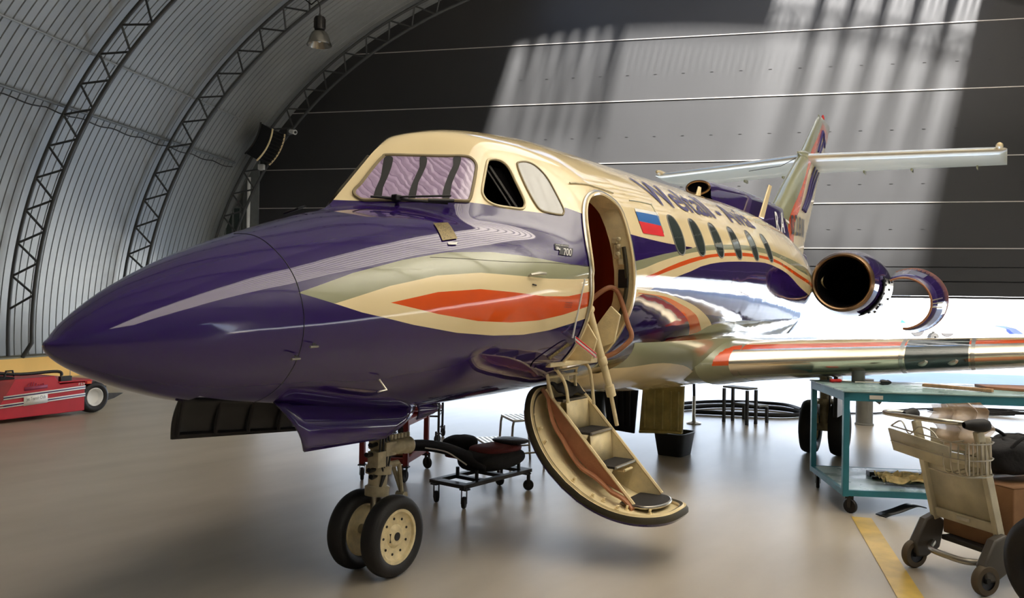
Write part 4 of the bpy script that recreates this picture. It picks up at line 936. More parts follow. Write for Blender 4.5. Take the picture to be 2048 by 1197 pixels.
# main gears
for sgn in (-1,1):
    y0=sgn*1.395; XM=7.6
    mb=MB(); mb.tube([(XM,y0,.29),(XM-.0,y0,.55),(XM+.02,y0,1.12)],[.05,.06,.075],16); mb.lathe([(.06,0),(.085,0),(.085,.06),(.06,.06)],(XM,y0,.55),(0,0,1),18); mb.tube([(XM+.05,y0,.85),(XM-.3,y0,1.1)],.03,10); mg=jp('main_landing_gear',mb,'gearmetal')
    mb=MB(); mb.tube([(XM,y0-.15,.292),(XM,y0+.15,.292)],.04,14); jp('axle',mb,'gearmetal',mg)
    mb=MB(); mb.tube([(XM+.07,y0,.58),(XM+.2,y0,.42),(XM+.06,y0,.30)],.022,8); mb.tube(bez([(XM-.06,y0-.03,.9),(XM-.09,y0-.06,.6),(XM-.05,y0-.04,.35)],6),.009,6); jp('torque_link',mb,'black',mg)
    wheel(mg,(XM,y0-.1506,.292),.292,.17,.155,-1,detail=False); wheel(mg,(XM,y0+.1506,.292),.292,.17,.155,1,detail=False)
# belly gear doors hanging beside the keel
slab([(6.30,.20,.74),(6.30,-.255,.76),(6.30,-.24,.27),(6.30,.235,.23)],(-1,0,0),.03,'main_gear_door','olive')
mb=MB()
for y in (.17,.06,-.03,-.12,-.2): mb.tube([(6.27,y,.70),(6.27,y,.30)],.010,6)
mb.lathe([(.07,0),(.075,.01),(.05,.012)],(6.285,-.0,.60),(-1,0,0),24); mb.tube([(6.28,.22,.73),(6.28,-.25,.745)],.014,6); mb.tube([(6.28,.23,.25),(6.28,-.24,.28)],.014,6)
tag(jp('door_stiffener',mb,'olive'),'greenish ribbed inner face of the belly door')
slab([(6.32,.20,.74),(6.72,.34,.72),(6.72,.36,.25),(6.32,.235,.23)],(0,1,0),.02,'main_gear_door','darkmetal')
slab([(6.9,.96,.74),(6.9,.50,.74),(6.9,.55,.12),(6.9,.88,.14)],(-1,0,0),.03,'main_gear_door','darkmetal')
mb=MB()
for y in (.6,.68,.76,.84): mb.tube([(6.87,y,.70),(6.87,y,.2)],.012,6)
jp('door_stiffener',mb,'darkmetal')
# thin black blade hanging edge-on under the port wing
mb=MB(); mb.box((7.15,-1.60+.0,.74),(.30,.04,.52)); 
g1=mb.build('inner_gear_door','black',jet,bevel=.004)
# ---------------------------------------------------------------- airstair door
XA,XB=2.73,3.36; XC=(XA+XB)/2
def arcpt(t,off=0.):
    "inner curve of the door in y,z; t 0 hinge .. 1 tip"
    P0_,P2_=np.array([-.44,1.01]),np.array([-1.40,.31]); ch=P2_-P0_; L=np.hypot(*ch); ch/=L; nn=np.array([ch[1],-ch[0]]); 
    if nn[1]>0: nn=-nn
    s=.25; R=(L*L/4+s*s)/(2*s); c0_=(P0_+P2_)/2-nn*(R-s); a0=math.atan2(*(P0_-c0_)[::-1]); a1=math.atan2(*(P2_-c0_)[::-1])
    if a1<a0: a1+=2*PI
    if a1-a0>PI: a0+=2*PI
    a=a0+(a1-a0)*t; return c0_+(R+off)*np.array([math.cos(a),math.sin(a)])
def outl(s,k=1.0):
    "door outline in (x,t); s 0..1 round the loop"
    a=2*PI*s; ca,sa_=math.cos(a),math.sin(a); ex=.62
    u=math.copysign(abs(ca)**ex,ca); v=math.copysign(abs(sa_)**ex,sa_)
    return XC+(XB-XA)/2*1.03*u*k, .5+.5*v*(1-(1-k)*.55)
NS=96
def dpt(s,k,off):
    x,t=outl(s,k); y,z=arcpt(t,off); return Vector((x,y,z))
mb=MB(); rings=[(1e-3,.0),(.3,.0),(.6,.0),(.84,.0),(.88,-.004),(.90,-.022),(.955,-.028),(.97,-.016),(1.01,-.018),(1.035,.0),(1.03,.022),(.98,.040),(.5,.046),(1e-3,.048)]
for (k,o_) in rings: pass
vs=[dpt(i/NS,k,o_) for k,o_ in rings for i in range(NS)]; nr=len(rings)
fs=[(r*NS+i,r*NS+(i+1)%NS,(r+1)*NS+(i+1)%NS,(r+1)*NS+i) for r in range(nr-1) for i in range(NS)]
mi=[0]*(5*NS)+[1]*NS+[0]*(2*NS)+[1]*(2*NS)+[0]*(3*NS); mb.v=[tuple(v) for v in vs]; mb.f=fs; mb.m=mi
stair=thing('door',(3.05,-.6,1.1),None,None) if 0 else None
ad=jp('airstair_door',mb,['creamflat','seal','purple'],smooth=40)
for p in ad.data.polygons:
    if p.index>=10*NS: p.material_index=2
mb=MB(); mb.tube([dpt(i/NS,.90,-.012) for i in range(NS)],.008,6,closed=True); jp('inner_rim_bead',mb,'cream',ad)
# stringers
def stringer(x,name,m,topm,P0_,P2_):
    top=[(P0_[0]+(P2_[0]-P0_[0])*k/16,P0_[1]+(P2_[1]-P0_[1])*k/16) for k in range(17)]
    bot=[]
    for k in range(17):
        t=.10+.72*(16-k)/16; y,z=arcpt(t,-.085 if m=='tan' else 0); bot.append((y,z))
    ld=np.array(P2_)-np.array(P0_); ld/=np.hypot(*ld); nd=np.array([-ld[1],ld[0]]); nd=nd if nd[1]<0 else -nd
    AR=np.array([arcpt(t,-.075 if m=='tan' else 0) for t in np.linspace(0,1,120)]); bot=[]
    for p in top:
        rel=AR-np.array(p); i_=int(np.argmin(np.abs(rel@ld))); d_=max(.012,float(rel[i_]@nd)); bot.append(np.array(p)+nd*d_)
    mb=MB(); n=len(top); vs=[(x,*p) for p in top]+[(x,*p) for p in bot]+[(x+.014,*p) for p in top]+[(x+.014,*p) for p in bot]
    mb.add(vs,[f_ for i in range(n-1) for f_ in ((i,i+1,n+i+1,n+i),(2*n+i,3*n+i,3*n+i+1,2*n+i+1),(i,2*n+i,2*n+i+1,i+1),(n+i,n+i+1,3*n+i+1,3*n+i))]); o=mb.build(name,m,jet_a,smooth=0)
    if m=='tan': global TANB; TANB=bot
    mb=MB(); mb.tube([(x+.007,*p) for p in top],.012,6); mb.build('stringer_edge','cream',jet_a)
    return o
jet_a=ad
stringer(2.945,'stair_stringer','tan','cream',(-.50,1.0),(-1.15,.32)); stringer(3.27,'stair_stringer','creamflat','cream',(-.58,1.0),(-1.19,.355))
# tan padded trim strip beside the front stringer
mb=MB(); path=bez([(2.925+.006*math.sin(k*1.7),TANB[k][0],TANB[k][1]+(.018 if k in(0,1) else .012*math.sin(k*1.3))) for k in range(0,17)],4)
def ribbon(path,dx,th):
    mb=MB()
    for i in range(len(path)-1): pass
    n=len(path); vs=[]
    for p in path: vs+= [p+Vector((-dx,0,0)),p+Vector((dx,0,0)),p+Vector((dx,0,-th)),p+Vector((-dx,0,-th))]
    mb.add(vs,[(i*4+k,i*4+(k+1)%4,(i+1)*4+(k+1)%4,(i+1)*4+k) for i in range(n-1) for k in range(4)]+[(0,1,2,3),(n*4-4,n*4-3,n*4-2,n*4-1)]); return mb
ribbon(path,.024,.018).build('padded_trim','tan',ad,bevel=.004,smooth=50)
# fasteners and catches on the door's inner face
random.seed(3)
for t,x in ((.13,2.80),(.20,2.83),(.27,2.82),(.50,2.83),(.62,2.825),(.67,2.86),(.75,2.84),(.78,2.90),(.88,2.95)):
    y,z=arcpt(t); yo,zo=arcpt(t,-.03); d=Vector((0,yo-y,zo-z)).normalized(); mb=MB()
    mb.lathe([(.015,0),(.015,.006),(.008,.008),(.007,.026),(.009,.028),(0,.030)],(x,y,z),d,12); mb.tube([Vector((x-.015,y,z))+d*.02,Vector((x+.022,y,z))+d*.022],.005,6); mb.build('door_catch','creamflat',ad)
TR=[(-.625,.935),(-.825,.74),(-1.0,.545),(-1.185,.335)]
for k,(y,z) in enumerate(TR):
    dp_=.145 if k else .10
    mb=MB()
    if k<3:
        mb.box((3.112,y+dp_/2,z),(.318,dp_,.016))
        mb.build('stair_tread','tread',ad,bevel=.003)
        mb=MB(); mb.add([(2.956,y+.01,z-.008),(2.956,y+dp_+.02,z-.008),(2.956,y+dp_+.02,z-.05),(2.956,y+.06,z-.12)],[(0,1,2,3)]); mb.build('step_cheek','creamflat',ad,solid=.006)
        mb=MB(); mb.tube([(2.958,y-.003,z-.002),(3.268,y-.003,z-.002)],.011,8); mb.build('tread_nosing','steel',ad)
        mb=MB(); yb=y+dp_; mb.add([(2.958,yb+.01,z-.0),(3.265,yb+.01,z-.0),(3.265,yb+.03,z+.19),(2.958,yb+.03,z+.19)],[(0,1,2,3)]); mb.build('stair_riser','creamflat',ad,solid=.006)
    else:
        pl=[]; xc,rx,ry=3.12,.185,.10
        pl=[(2.955,y+.14),(3.265,y+.14)]+[(xc+rx*math.cos(a)*1.0,y-.0+ -ry*math.sin(a)) for a in np.linspace(0,PI,18)]
        mb=MB(); mb.prism(pl,(0,0,z-.008),(1,0,0),(0,1,0),(0,0,.016)); mb.build('stair_tread','tread',ad,bevel=.003)
        mb=MB(); mb.tube([(p[0],p[1],z-.004) for p in pl[1:]+pl[:1]],.011,8); mb.build('tread_nosing','steel',ad)
# top folding tread with black rubber mat
mb=MB(); mb.grid(lambda i,j:(2.95+.30*j/8,-.52-.12*i/8,1.035-.065*(i/8)**1.5+.012*math.sin(j*1.3+i)),9,9); mb.build('rubber_mat','tread',ad,solid=.012,smooth=60)
mb=MB(); mb.tube([(3.10,-1.0,.575-.07),(3.22,-1.0,.575-.07)],.010,8); mb.tube([(3.10,-.96,.505),(3.10,-1.0,.505)],.010,8); mb.tube([(3.22,-.96,.505),(3.22,-1.0,.505)],.010,8); mb.build('pull_handle','cream',ad)
# hoops between sill and stair
for x0_ in (2.86,3.20):
    mb=MB(); P_=[(x0_,-.60,.97),(x0_,-.585,1.06),(x0_,-.60,1.145),(x0_,-.66,1.165),(x0_-.0,-.70,1.11),(x0_+.0,-.73,.90)] if x0_>3 else [(x0_,-.60,.96),(x0_,-.57,1.06),(x0_,-.56,1.13),(x0_+.02,-.60,1.15),(x0_+.05,-.66,1.06),(x0_+.06,-.685,.93)]
    mb.tube(bez(P_,7),.011,10); mb.build('hinge_hoop','creamflat',ad)
mb=MB(); mb.tube([(2.86,-.56,1.125),(3.20,-.60,1.14)],.010,8); mb.tube([(2.86,-.56,1.09),(3.20,-.60,1.10)],.009,8); mb.build('hinge_bar','creamflat',ad)
# telescopic support strut
mb=MB(); a_,b_=Vector((3.05,-.755,1.535)),Vector((3.22,-.83,1.03)); mb.tube([a_,b_],.024,14); mb.lathe([(.024,0),(.031,.01),(.031,.05),(.024,.06)],a_.lerp(b_,.62),(b_-a_).normalized(),16); mb.tube([b_,b_+Vector((.02,-.01,-.07))],.032,12); mb.lathe([(0,-.03),(.028,-.03),(.028,.03),(0,.03)],a_,(1,0,0),12); mb.build('support_strut','creamflat',ad)
mb=MB(); mb.tube([b_,Vector((3.29,-.86,.76))],.014,10); mb.build('strut_rod','creamflat',ad)
# thin cable and red striped tie strap at the front of the doorway
mb=MB(); mb.tube([tuple(sp(2.60,181.5,.02)),tuple(sp(2.64,204,.03))],.006,6); mb.build('door_cable','white',ad)
mb=MB(); pa=Vector(sp(2.65,204,.045).tolist()); pb=Vector((2.95,-.86,1.24)); 
mb.add([pa+Vector((0,0,.018)),pb+Vector((0,0,.018)),pb-Vector((0,0,.018)),pa-Vector((0,0,.018))],[(0,1,2,3)]); st_=mb.build('tie_strap','whitetxt',ad,solid=.004)
mb=MB(); o2_=Vector((0,-.004,0))
for dz in (.012,-.012): mb.add([pa+o2_+Vector((0,0,dz+.004)),pb+o2_+Vector((0,0,dz+.004)),pb+o2_+Vector((0,0,dz-.004)),pa+o2_+Vector((0,0,dz-.004))],[(0,1,2,3)])
mb.build('red_stripe','redf',ad,solid=.003)
# vent scoop low on the fuselage ahead of the door
mb,_=surfpatch([(2.42,214),(2.50,209),(2.62,206),(2.72,210),(2.70,217),(2.58,219),(2.47,219)],.004,6); jp('access_panel',mb,'purple')
mb=MB(); a=Vector(sp(2.60,211,.012).tolist()); mb.tube([Vector(sp(2.56,214,.01).tolist()),Vector(sp(2.68,208,.01).tolist())],.012,8); jp('panel_latch',mb,'gold')
# ---------------------------------------------------------------- things standing around
Zv=Vector((0,0,1))
def loc(t): 
    "builder returning point in the local frame of a thing placed at origin o with x axis u"
    return t
class Fr:
    def __init__(s,o,ang): s.o=Vector(o); s.x=Vector((math.cos(ang),math.sin(ang),0)); s.y=Vector((-math.sin(ang),math.cos(ang),0)); s.R=Matrix((s.x,s.y,Zv)).transposed()
    def __call__(s,x,y,z): return s.o+s.x*x+s.y*y+Zv*z
def caster(mb1,mb2,f,x,y,z,r=.05,ang=0.):
    "fork into mb1, wheel into mb2"
    mb1.box(f(x,y,z-.01),(.06,.06,.012),f.R); a=Vector((math.cos(ang),math.sin(ang),0)); ax=Vector((-a.y,a.x,0)); c=f(x,y,r)-a*.02
    R=Matrix((a,ax,Zv)).transposed()
    for s_ in (-.02,.02): mb1.box(c+ax*s_+Zv*((z-r)/2),(.03,.004,z-r+.02),R)
    mb2.lathe([(0,-.012),(r*.9,-.014),(r,-.008),(r,.008),(r*.9,.014),(0,.012)],c,ax,20)
def casters(t,f,pts,z,r,angs=(0,1,.5,2)):
    for k,(x,y) in enumerate(pts):
        a,b=MB(),MB(); caster(a,b,f,x,y,z,r,angs[k%len(angs)]); o=a.build('caster','dsteel',t); b.build('caster_wheel','rubber',o,smooth=50)
# --- blue work table
Pn=W(2.575,6.10); Pf=W(2.69,7.08); ang=math.atan2((Pf-Pn).y,(Pf-Pn).x)     # local x = away from viewer, local -y = right
f=Fr(Pn,ang); t=thing('work_table',Pn,'teal steel work table on casters with a pale top, right of the main wheels','table',ang)
L_=2.3; D_=(Pf-Pn).length; zt=.945
mb=MB(); mb.box(f(D_/2,-L_/2,zt-.006),(D_+.02,L_+.02,.012),f.R); mb.build('table_top','tealtop',t,bevel=.003)
mb=MB()
for x in (.02,D_-.02): mb.box(f(x,-L_/2,zt-.045),(.04,L_,.065),f.R)
for y in (-.02,-L_+.02): mb.box(f(D_/2,y,zt-.045),(D_,.04,.065),f.R)
mb.build('apron_frame','teal',t,smooth=0)
for x in (.022,D_-.022):
    for y in (-.022,-L_+.022):
        mb=MB(); mb.box(f(x,y,(zt-.05+.13)/2+.0),(.045,.045,zt-.05-.13),f.R); mb.build('leg','teal',t,bevel=.003)
mb=MB(); mb.box(f(D_/2,-L_/2,.175),(D_-.04,L_-.04,.01),f.R); mb.build('lower_shelf','tealtop',t)
mb=MB()
for x in (.015,D_-.015): mb.box(f(x,-L_/2,.158),(.03,L_,.045),f.R)
for y in (-.015,-L_+.015): mb.box(f(D_/2,y,.158),(D_,.03,.045),f.R)
mb.build('shelf_frame','teal',t,smooth=0)
casters(t,f,[(.04,-.05),(D_-.08,-.05),(.04,-L_+.05),(D_-.08,-L_+.05)],.13,.055,(1.2,.2,1.,2.))
mb=MB(); mb.box(f(-.004,-.235,zt-.045),(.003,.10,.03),f.R); mb.build('table_sticker','tape',t)
ft=f
def onT(x,y,z=zt): return ft(x,y,z)
# things on the table
def simple(name,mb,m,label,cat,group=None,**kw):
    o=mb.build(name,m,None,**kw); return tag(o,label,cat,group)
p=onT(.74,-.14); f2=Fr(p,ang-1.3); t2=thing('screwdriver',p,'small red handled screwdriver on the teal table','screwdriver')
mb=MB(); mb.lathe([(0,0),(.012,.003),(.016,.02),(.013,.05),(.016,.09),(.011,.105),(0,.108)],f2(-.05,0,.016),f2.x,14); mb.build('handle','redplastic',t2)
mb=MB(); mb.tube([f2(.055,0,.016),f2(.15,0,.006)],.004,6); mb.build('shaft','steel',t2)
p=onT(.62,-.47); f2=Fr(p,ang-1.62); t2=thing('bench_tool',p,'black headed hand drill lying on the teal table behind the sticker','tool')
mb=MB(); mb.tube([f2(-.20,0,.018),f2(0,0,.020)],.006,7); mb.build('shaft','steel',t2)
mb=MB(); mb.lathe([(0,0),(.02,.0),(.024,.02),(.018,.05),(.022,.06),(.01,.085),(0,.09)],f2(.0,0,.024),f2.x,16); mb.box(f2(.03,.02,.016),(.05,.05,.026),f2.R); mb.build('head','black',t2,bevel=.003)
p=onT(.52,-.19); mb=MB(); mb.lathe([(0,.0),(.043,.0),(.045,.004),(.045,.13),(.048,.134),(.045,.14),(.04,.136),(.04,.12),(0,.12)],p+Zv*0.001,Zv,28); 
p=onT(.84,-.36); mb=MB(); mb.lathe([(0,.0),(.053,.0),(.055,.004),(.055,.100),(.058,.104),(.055,.108),(.05,.105),(.05,.095),(0,.095)],p+Zv*0.001,Zv,28); simple('tin_can',mb,'grey','tall grey tin standing at the back edge of the teal table','can')
p=onT(.38,-.98); f2=Fr(p,ang-2.32+PI/2*0); mb=MB(); mb.box(f2(0,0,.016),(.52,.045,.026),f2.R); simple('wooden_batten',mb,'wood','pale wooden batten lying across the teal table beside the brown board','wood strip',bevel=.004)
mb=MB(); mb.prism([(.50,-1.25),(.36,-1.45),(.30,-2.1),(.72,-2.15),(.74,-1.27)],ft(0,0,zt+.001),ft.x,ft.y,Zv*.022); simple('brown_board',mb,'tan','flat brown chamfered board lying on the right of the teal table','board',bevel=.003)
zs_=.181
f2=Fr(ft(.62,-.75,zs_),ang+.03-PI/2); mb=MB(); mb.box(f2(0,0,.02),(.75,.09,.04),f2.R); simple('black_bar',mb,'black','long black flat bar at the back of the table\'s lower shelf','bar',bevel=.004)
f2=Fr(ft(.42,-.62,zs_),ang-.25-PI/2); mb=MB(); mb.box(f2(0.05,0,.012),(.62,.05,.022),f2.R); simple('black_strip',mb,'black','narrow black strip under the stained rag on the lower shelf','bar',bevel=.004)
# crumpled rag
random.seed(11)
def rag(i,j):
    u,v=i/18-.5,j/18-.5; q=ft(.30+.20*v*1.6,-.55-.42*u,zs_+.045); h=.045*(math.sin(u*17+v*9)+math.sin(v*21-u*6)+math.sin(u*31+3))*.45*(1-(abs(u)*1.6)**3)*(1-(abs(v)*1.5)**3)+.02*random.random()
    q.z+=max(h,-.022); q+=Vector((.03*math.sin(v*14),.03*math.sin(u*16),0)); return q
mb=MB(); mb.grid(rag,19,19); simple('rag',mb,'rag','crumpled stained cream rag on the lower shelf of the teal table','rag',solid=.006,smooth=80,subd=1)
# black curled strap on the floor
mb=MB(); P_=bez([(5.03,-2.27,.006),(5.10,-2.30,.012),(5.16,-2.36,.03),(5.22,-2.43,.06),(5.29,-2.47,.065),(5.34,-2.52,.05)],6); n=len(P_)
mb.add([q+Vector((.03,.04,0)) for q in P_]+[q-Vector((.03,.04,0)) for q in P_],[(i,i+1,n+i+1,n+i) for i in range(n-1)]); simple('rubber_strap',mb,'black','bent black strap lying on the floor below the teal table','strap',solid=.008)
# --- baggage trolley
A_=W(2.48,4.83); B_=W(2.63,4.36); ax=(A_-B_); w_=ax.length; mid=(A_+B_)/2; yd=ax.normalized(); ang=math.atan2(-yd.x*-1*-1,yd.y) 
ang=math.atan2(yd.y,yd.x)-PI/2; f=Fr(mid,ang); t=thing('baggage_trolley',mid,'worn grey baggage trolley with a curved push handle and wire basket at the right edge','trolley',ang)
hw=w_/2
for s_ in (-1,1):
    mb=MB(); a=f(.135,s_*(hw-.03),.30); b=f(-.03,s_*(hw-.03),.90); dx=(b-a).normalized(); R=Matrix((f.y.cross(dx)*-1,f.y,dx)).transposed(); mb.box((a+b)/2,(.05,.034,(b-a).length),R); mb.build('upright_post','trolley',t,bevel=.005)
def lean(y,z,o=0.): k=(.90-z)/.60; return f(-.03+.165*k+o,y,z)
mb=MB(); mb.grid(lambda i,j: lean((-1+2*i)*(hw-.045),.365+.335*j,.01),2,2); mb.build('back_panel','trolley',t,solid=.006)
for z in (.345,.715):
    mb=MB(); a=lean(-hw+.04,z); b=lean(hw-.04,z); mb.box((a+b)/2,(.016,2*hw-.06,.06),f.R@Matrix.Rotation(-.27,3,'Y')); mb.build('cross_rail','trolley',t,bevel=.004)
mb=MB(); a=lean(-hw+.1,.345); mb.box(lean(0,.35,-.012),(.004,.09,.02),f.R); mb.build('rail_plate','steel',t)
# wire basket and its front board
z0,z1=.70,.845
board=[f(-.16,hw+.05,.845),f(-.13,-hw+.13,.80),f(-.105,-hw+.13,.67),f(-.135,hw+.03,.715)]
mb=MB(); mb.add(board,[(0,1,2,3)]); mb.build('basket_board','trolley',t,solid=.012)
mb=MB(); mb.add([f(.05,hw-.06,.86),f(.05,-hw+.02,.86),f(.06,-hw+.02,.74),f(.06,hw-.06,.74)],[(0,1,2,3)]); mb.build('basket_back_board','trolley',t,solid=.008)
bk=MB()
def wire(L,r=.0045): bk.tube(bez([f(*p) for p in L],4),r,6)
for z in (.86,.77,.68): wire([(-.15,hw+.04,z)] * (z>.7)+[(-.15+.0,0,z-.02),(-.12,-hw+.02,z-.03),(.05,-hw+.0,z-.02),(.06,0,z)])
for k in range(6):
    x=-.12+.03*k; wire([(x,-hw+.01,.84),(x+.01,-hw+.01,.66)])
for k in range(4):
    y=-hw+.02+.05*k; wire([(-.125,y,.83),(-.11,y,.66),(.03,y,.66)])
wire([(-.15,hw+.04,.86),(-.15,hw-.04,.90),(-.14,hw-.09,.83),(-.13,hw-.15,.88),(-.13,0,.87),(-.12,-.06,.82),(-.11,-hw+.05,.845)])
bk.build('wire_basket','steel',t,smooth=60)
mb=MB(); hp_=[f(-.035,-hw+.03,.925),f(-.07,-hw+.06,.935),f(-.16,-hw+.10,.945),f(-.20,-.08,.945),f(-.22,.06,.945),f(-.235,hw-.04,.945),f(-.21,hw+.03,.945),f(-.14,hw+.03,.945),f(-.04,hw-.01,.935)]
mb.tube(bez(hp_,7),.0145,12); mb.build('push_handle','steel',t)
for s_ in (-1,1):
    mb=MB(); c=f(-.05,s_*(hw-.01),.935); mb.lathe([(.018,-.08),(.028,-.05),(.036,0),(.037,.03),(.028,.055),(0,.07)],c,(f.x*.9+f.y*s_*.3).normalized(),20); mb.build('handle_grip','rubber',t,smooth=60)
for s_ in (-1,1):
    mb=MB(); mb.prism([(.13,.33),(.20,.28),(.16,.12),(.06,.07),(-.01,.075),(-.03,.16),(.05,.30)],f(0,s_*(hw-.01)-.03,0),f.x,Zv,f.y*.06); mb.build('wheel_bracket','bracket',t,bevel=.012)
    c=f(0,s_*(hw+.0),.085); mb=MB(); mb.lathe([(.05,-.022),(.078,-.022),(.085,-.012),(.085,.012),(.078,.022),(.05,.022)],c,f.y,32); o=mb.build('wheel','rubbergrey',t,smooth=50)
    mb=MB(); mb.lathe([(0,-.024),(.015,-.024),(.02,-.01),(.052,-.016),(.052,.016),(.02,.01),(.015,.024),(0,.024)],c,f.y,24); mb.build('wheel_hub','black',o)
mb=MB(); mb.tube(bez([f(.10,hw-.04,.16),f(.0,hw-.12,.15),f(-.02,0,.15),f(.0,-hw+.12,.15),f(.10,-hw+.04,.16)],6),.018,10); mb.tube([f(.14,hw-.1,.20),f(.14,-hw+.1,.20)],.012,8); mb.build('base_tube','steel',t)
mb=MB(); mb.box(f(.50,0,.20),(.75,.34,.03),f.R); mb.build('platform','dsteel',t,bevel=.006)
a,b=MB(),MB(); caster(a,b,f,.84,0,.18,.06,ang); o=a.build('front_caster','dsteel',t); b.build('caster_wheel','rubber',o)
# load on the trolley
f2=Fr(f(.44,-.02,.216),ang+.03); t2=thing('cardboard_box',f2.o,'large brown cardboard box on the baggage trolley','box')
mb=MB(); mb.box(f2(0,0,.18),(.52,.46,.36),f2.R); mb.build('carton','card',t2,bevel=.006)
mb=MB(); 
for s_ in (-1,1): mb.add([f2(-.26,s_*.008,.366),f2(.26,s_*.008,.372),f2(.26,s_*.23,.364),f2(-.26,s_*.23,.362)],[(0,1,2,3)])
mb.build('lid_flap','card',t2,solid=.004)
mb=MB(); mb.box(f2(0,0,.376),(.53,.05,.002),f2.R); mb.build('packing_tape','tan',t2)
# slumped black bag on the box
random.seed(5)
t3=f(.40,-.05,.60)
def blob(c,d,R_,seed,n=20,m=14,k=.12):
    rnd=random.Random(seed); ph=[rnd.random()*6 for _ in range(6)]
    def fn(i,j):
        a=2*PI*i/n; b=PI*j/(m-1); ca,sb_=math.cos(a),math.sin(b); e=.75
        x=math.copysign(abs(math.cos(a))**e,math.cos(a))*abs(sb_)**.7; y=math.copysign(abs(math.sin(a))**e,math.sin(a))*abs(sb_)**.7; z=math.copysign(abs(math.cos(b))**.7,math.cos(b))
        w_=1+k*(math.sin(3*a+ph[0]+2*b)+math.sin(5*a+ph[1]-3*b)+math.sin(2*a+4*b+ph[2]))/2
        return Vector(c)+R_@Vector((x*d[0]*w_,y*d[1]*w_,z*d[2]*(1+k*.5*math.sin(4*a+ph[3]))))
    mb=MB(); mb.grid(fn,n,m,closeu=True); return mb
bg=thing('duffel_bag',t3,'slumped black fabric bag lying on top of the cardboard box','bag')
mb=blob(f(.36,-.03,.715),(.17,.18,.10),f.R,4); mb.build('bag_body','blackcloth',bg,subd=1,smooth=80)
mb=blob(f(.55,.02,.74),(.15,.14,.09),f.R,9); mb.build('side_pocket','blackcloth',bg,subd=1,smooth=80)
mb=MB(); mb.tube(bez([f(.26,-.15,.76),f(.34,-.18,.84),f(.45,-.15,.82),f(.52,-.12,.72)],6),.010,6); mb.tube(bez([f(.3,.1,.78),f(.38,.05,.86),f(.5,.04,.80)],6),.010,6); mb.build('bag_strap','blackcloth',bg)
# crumpled clear plastic bag standing in the basket
def pb(i,j):
    u,v=i/16-.5,j/16; c=f(.015+.035*math.sin(u*11+v*5)+.02*math.sin(v*17),-.02-.30*u*(1-.1*v),.76+.29*v*(1-.14*(.5-u))); return c
mb=MB(); mb.grid(pb,17,17); 
mb.grid(lambda i,j: pb(i,j)+f.x*(.07+.02*math.sin(i*.9)),17,17); simple('plastic_bag',mb,'plastic','crumpled translucent plastic sack standing in the trolley basket','bag',smooth=80)
# dark tyre cut by the right edge
p=W(2.80,4.02); t4=thing('spare_tyre',p,'black rubber tyre standing at the bottom right corner beside the trolley','tyre')
mb=MB(); mb.lathe(tyre_prof(.27,.20,.15),p+Zv*.27,Matrix.Rotation(.25,3,'Z')@W(1,0).xyz.lerp(W(0,0),0)-W(0,0) if 0 else (VD_*.25+Vector((.53,-.848,0))*.97).normalized(),48); mb.build('tyre','rubber',t4,smooth=50)
mb=MB(); mb.lathe([(.15,-.06),(.14,-.05),(.05,-.02),(0,-.02)],p+Zv*.27,(VD_*.25+Vector((.53,-.848,0))*.97).normalized(),32); mb.build('wheel_rim','dsteel',t4)
# --- dolly with seat cushions
A1_=W(-.58,6.25); B1_=W(-.31,6.03); C1_=W(.17,6.66); 
f=Fr(B1_,math.atan2((C1_-B1_).y,(C1_-B1_).x)); LL=(C1_-B1_).length; WW=.36; t=thing('furniture_dolly',B1_,'low black four wheeled dolly carrying the maroon seat','dolly',0)
mb=MB()
for y in (.025,WW-.025): mb.box(f(LL/2,y,.165),(LL+.06,.05,.03),f.R)
for x in (.0,LL*.30,LL*.62,LL): mb.box(f(x,WW/2,.165),(.09 if x in(0.,LL) else .05,WW,.028),f.R)
mb.build('dolly_frame','dsteel',t,bevel=.003)
casters(t,f,[(.0,.03),(LL,.03),(0,WW-.03),(LL,WW-.03)],.15,.045,(.4,2.1,.9,1.4))
ts=thing('passenger_seat',f(LL/2,WW/2,.2),'maroon and black upholstered aircraft seat lying on the low dolly','seat')
mb=blob(f(.50,.18,.29),(.33,.20,.085),f.R,21,k=.05); mb.build('seat_cushion','blackcloth',ts,subd=1,smooth=80)
mb=blob(f(.56,.18,.365),(.26,.17,.035),f.R,22,k=.04); mb.build('seat_top','maroon',ts,subd=1,smooth=80)
mb=MB(); mb.grid(lambda i,j: W(-.80+.62*i/14,6.35+.0*i+.28*(j/6-.5),.435-.16*(i/14)**1.6+.03*math.sin(PI*i/14)-.01*abs(j-3)),15,7); mb.build('seat_back','blackcloth',ts,solid=.05,smooth=80,subd=1)
mb=MB(); mb.grid(lambda i,j: W(-.52+.42*i/10,6.42+.20*(j/5-.5),.345-.06*(i/10)+.015*math.sin(PI*j/5)),11,6); mb.build('back_cushion','maroon',ts,solid=.04,smooth=80,subd=1)
mb=MB(); mb.tube(bez([W(-.66,6.20,.425),W(-.50,6.19,.40),W(-.40,6.19,.345),W(-.33,6.18,.30)],6),.006,6); mb.build('seat_piping','white',ts)
mb=blob(W(-.42,6.75,.37),(.16,.12,.07),f.R,25,k=.1); mb.build('headrest','blackcloth',ts,subd=1,smooth=80)
for x in (.2,.75):
    for y in (.08,.28): mb=MB(); mb.tube([f(x,y,.18),f(x,y,.25)],.015,8); mb.build('seat_leg','black',ts)
mb=blob(f(.74,.16,.41),(.13,.16,.020),f.R,33,k=.04); simple('folded_cover',mb,'darkmetal','folded dark grey cover lying on the right end of the maroon seat','cover',subd=1,smooth=80)
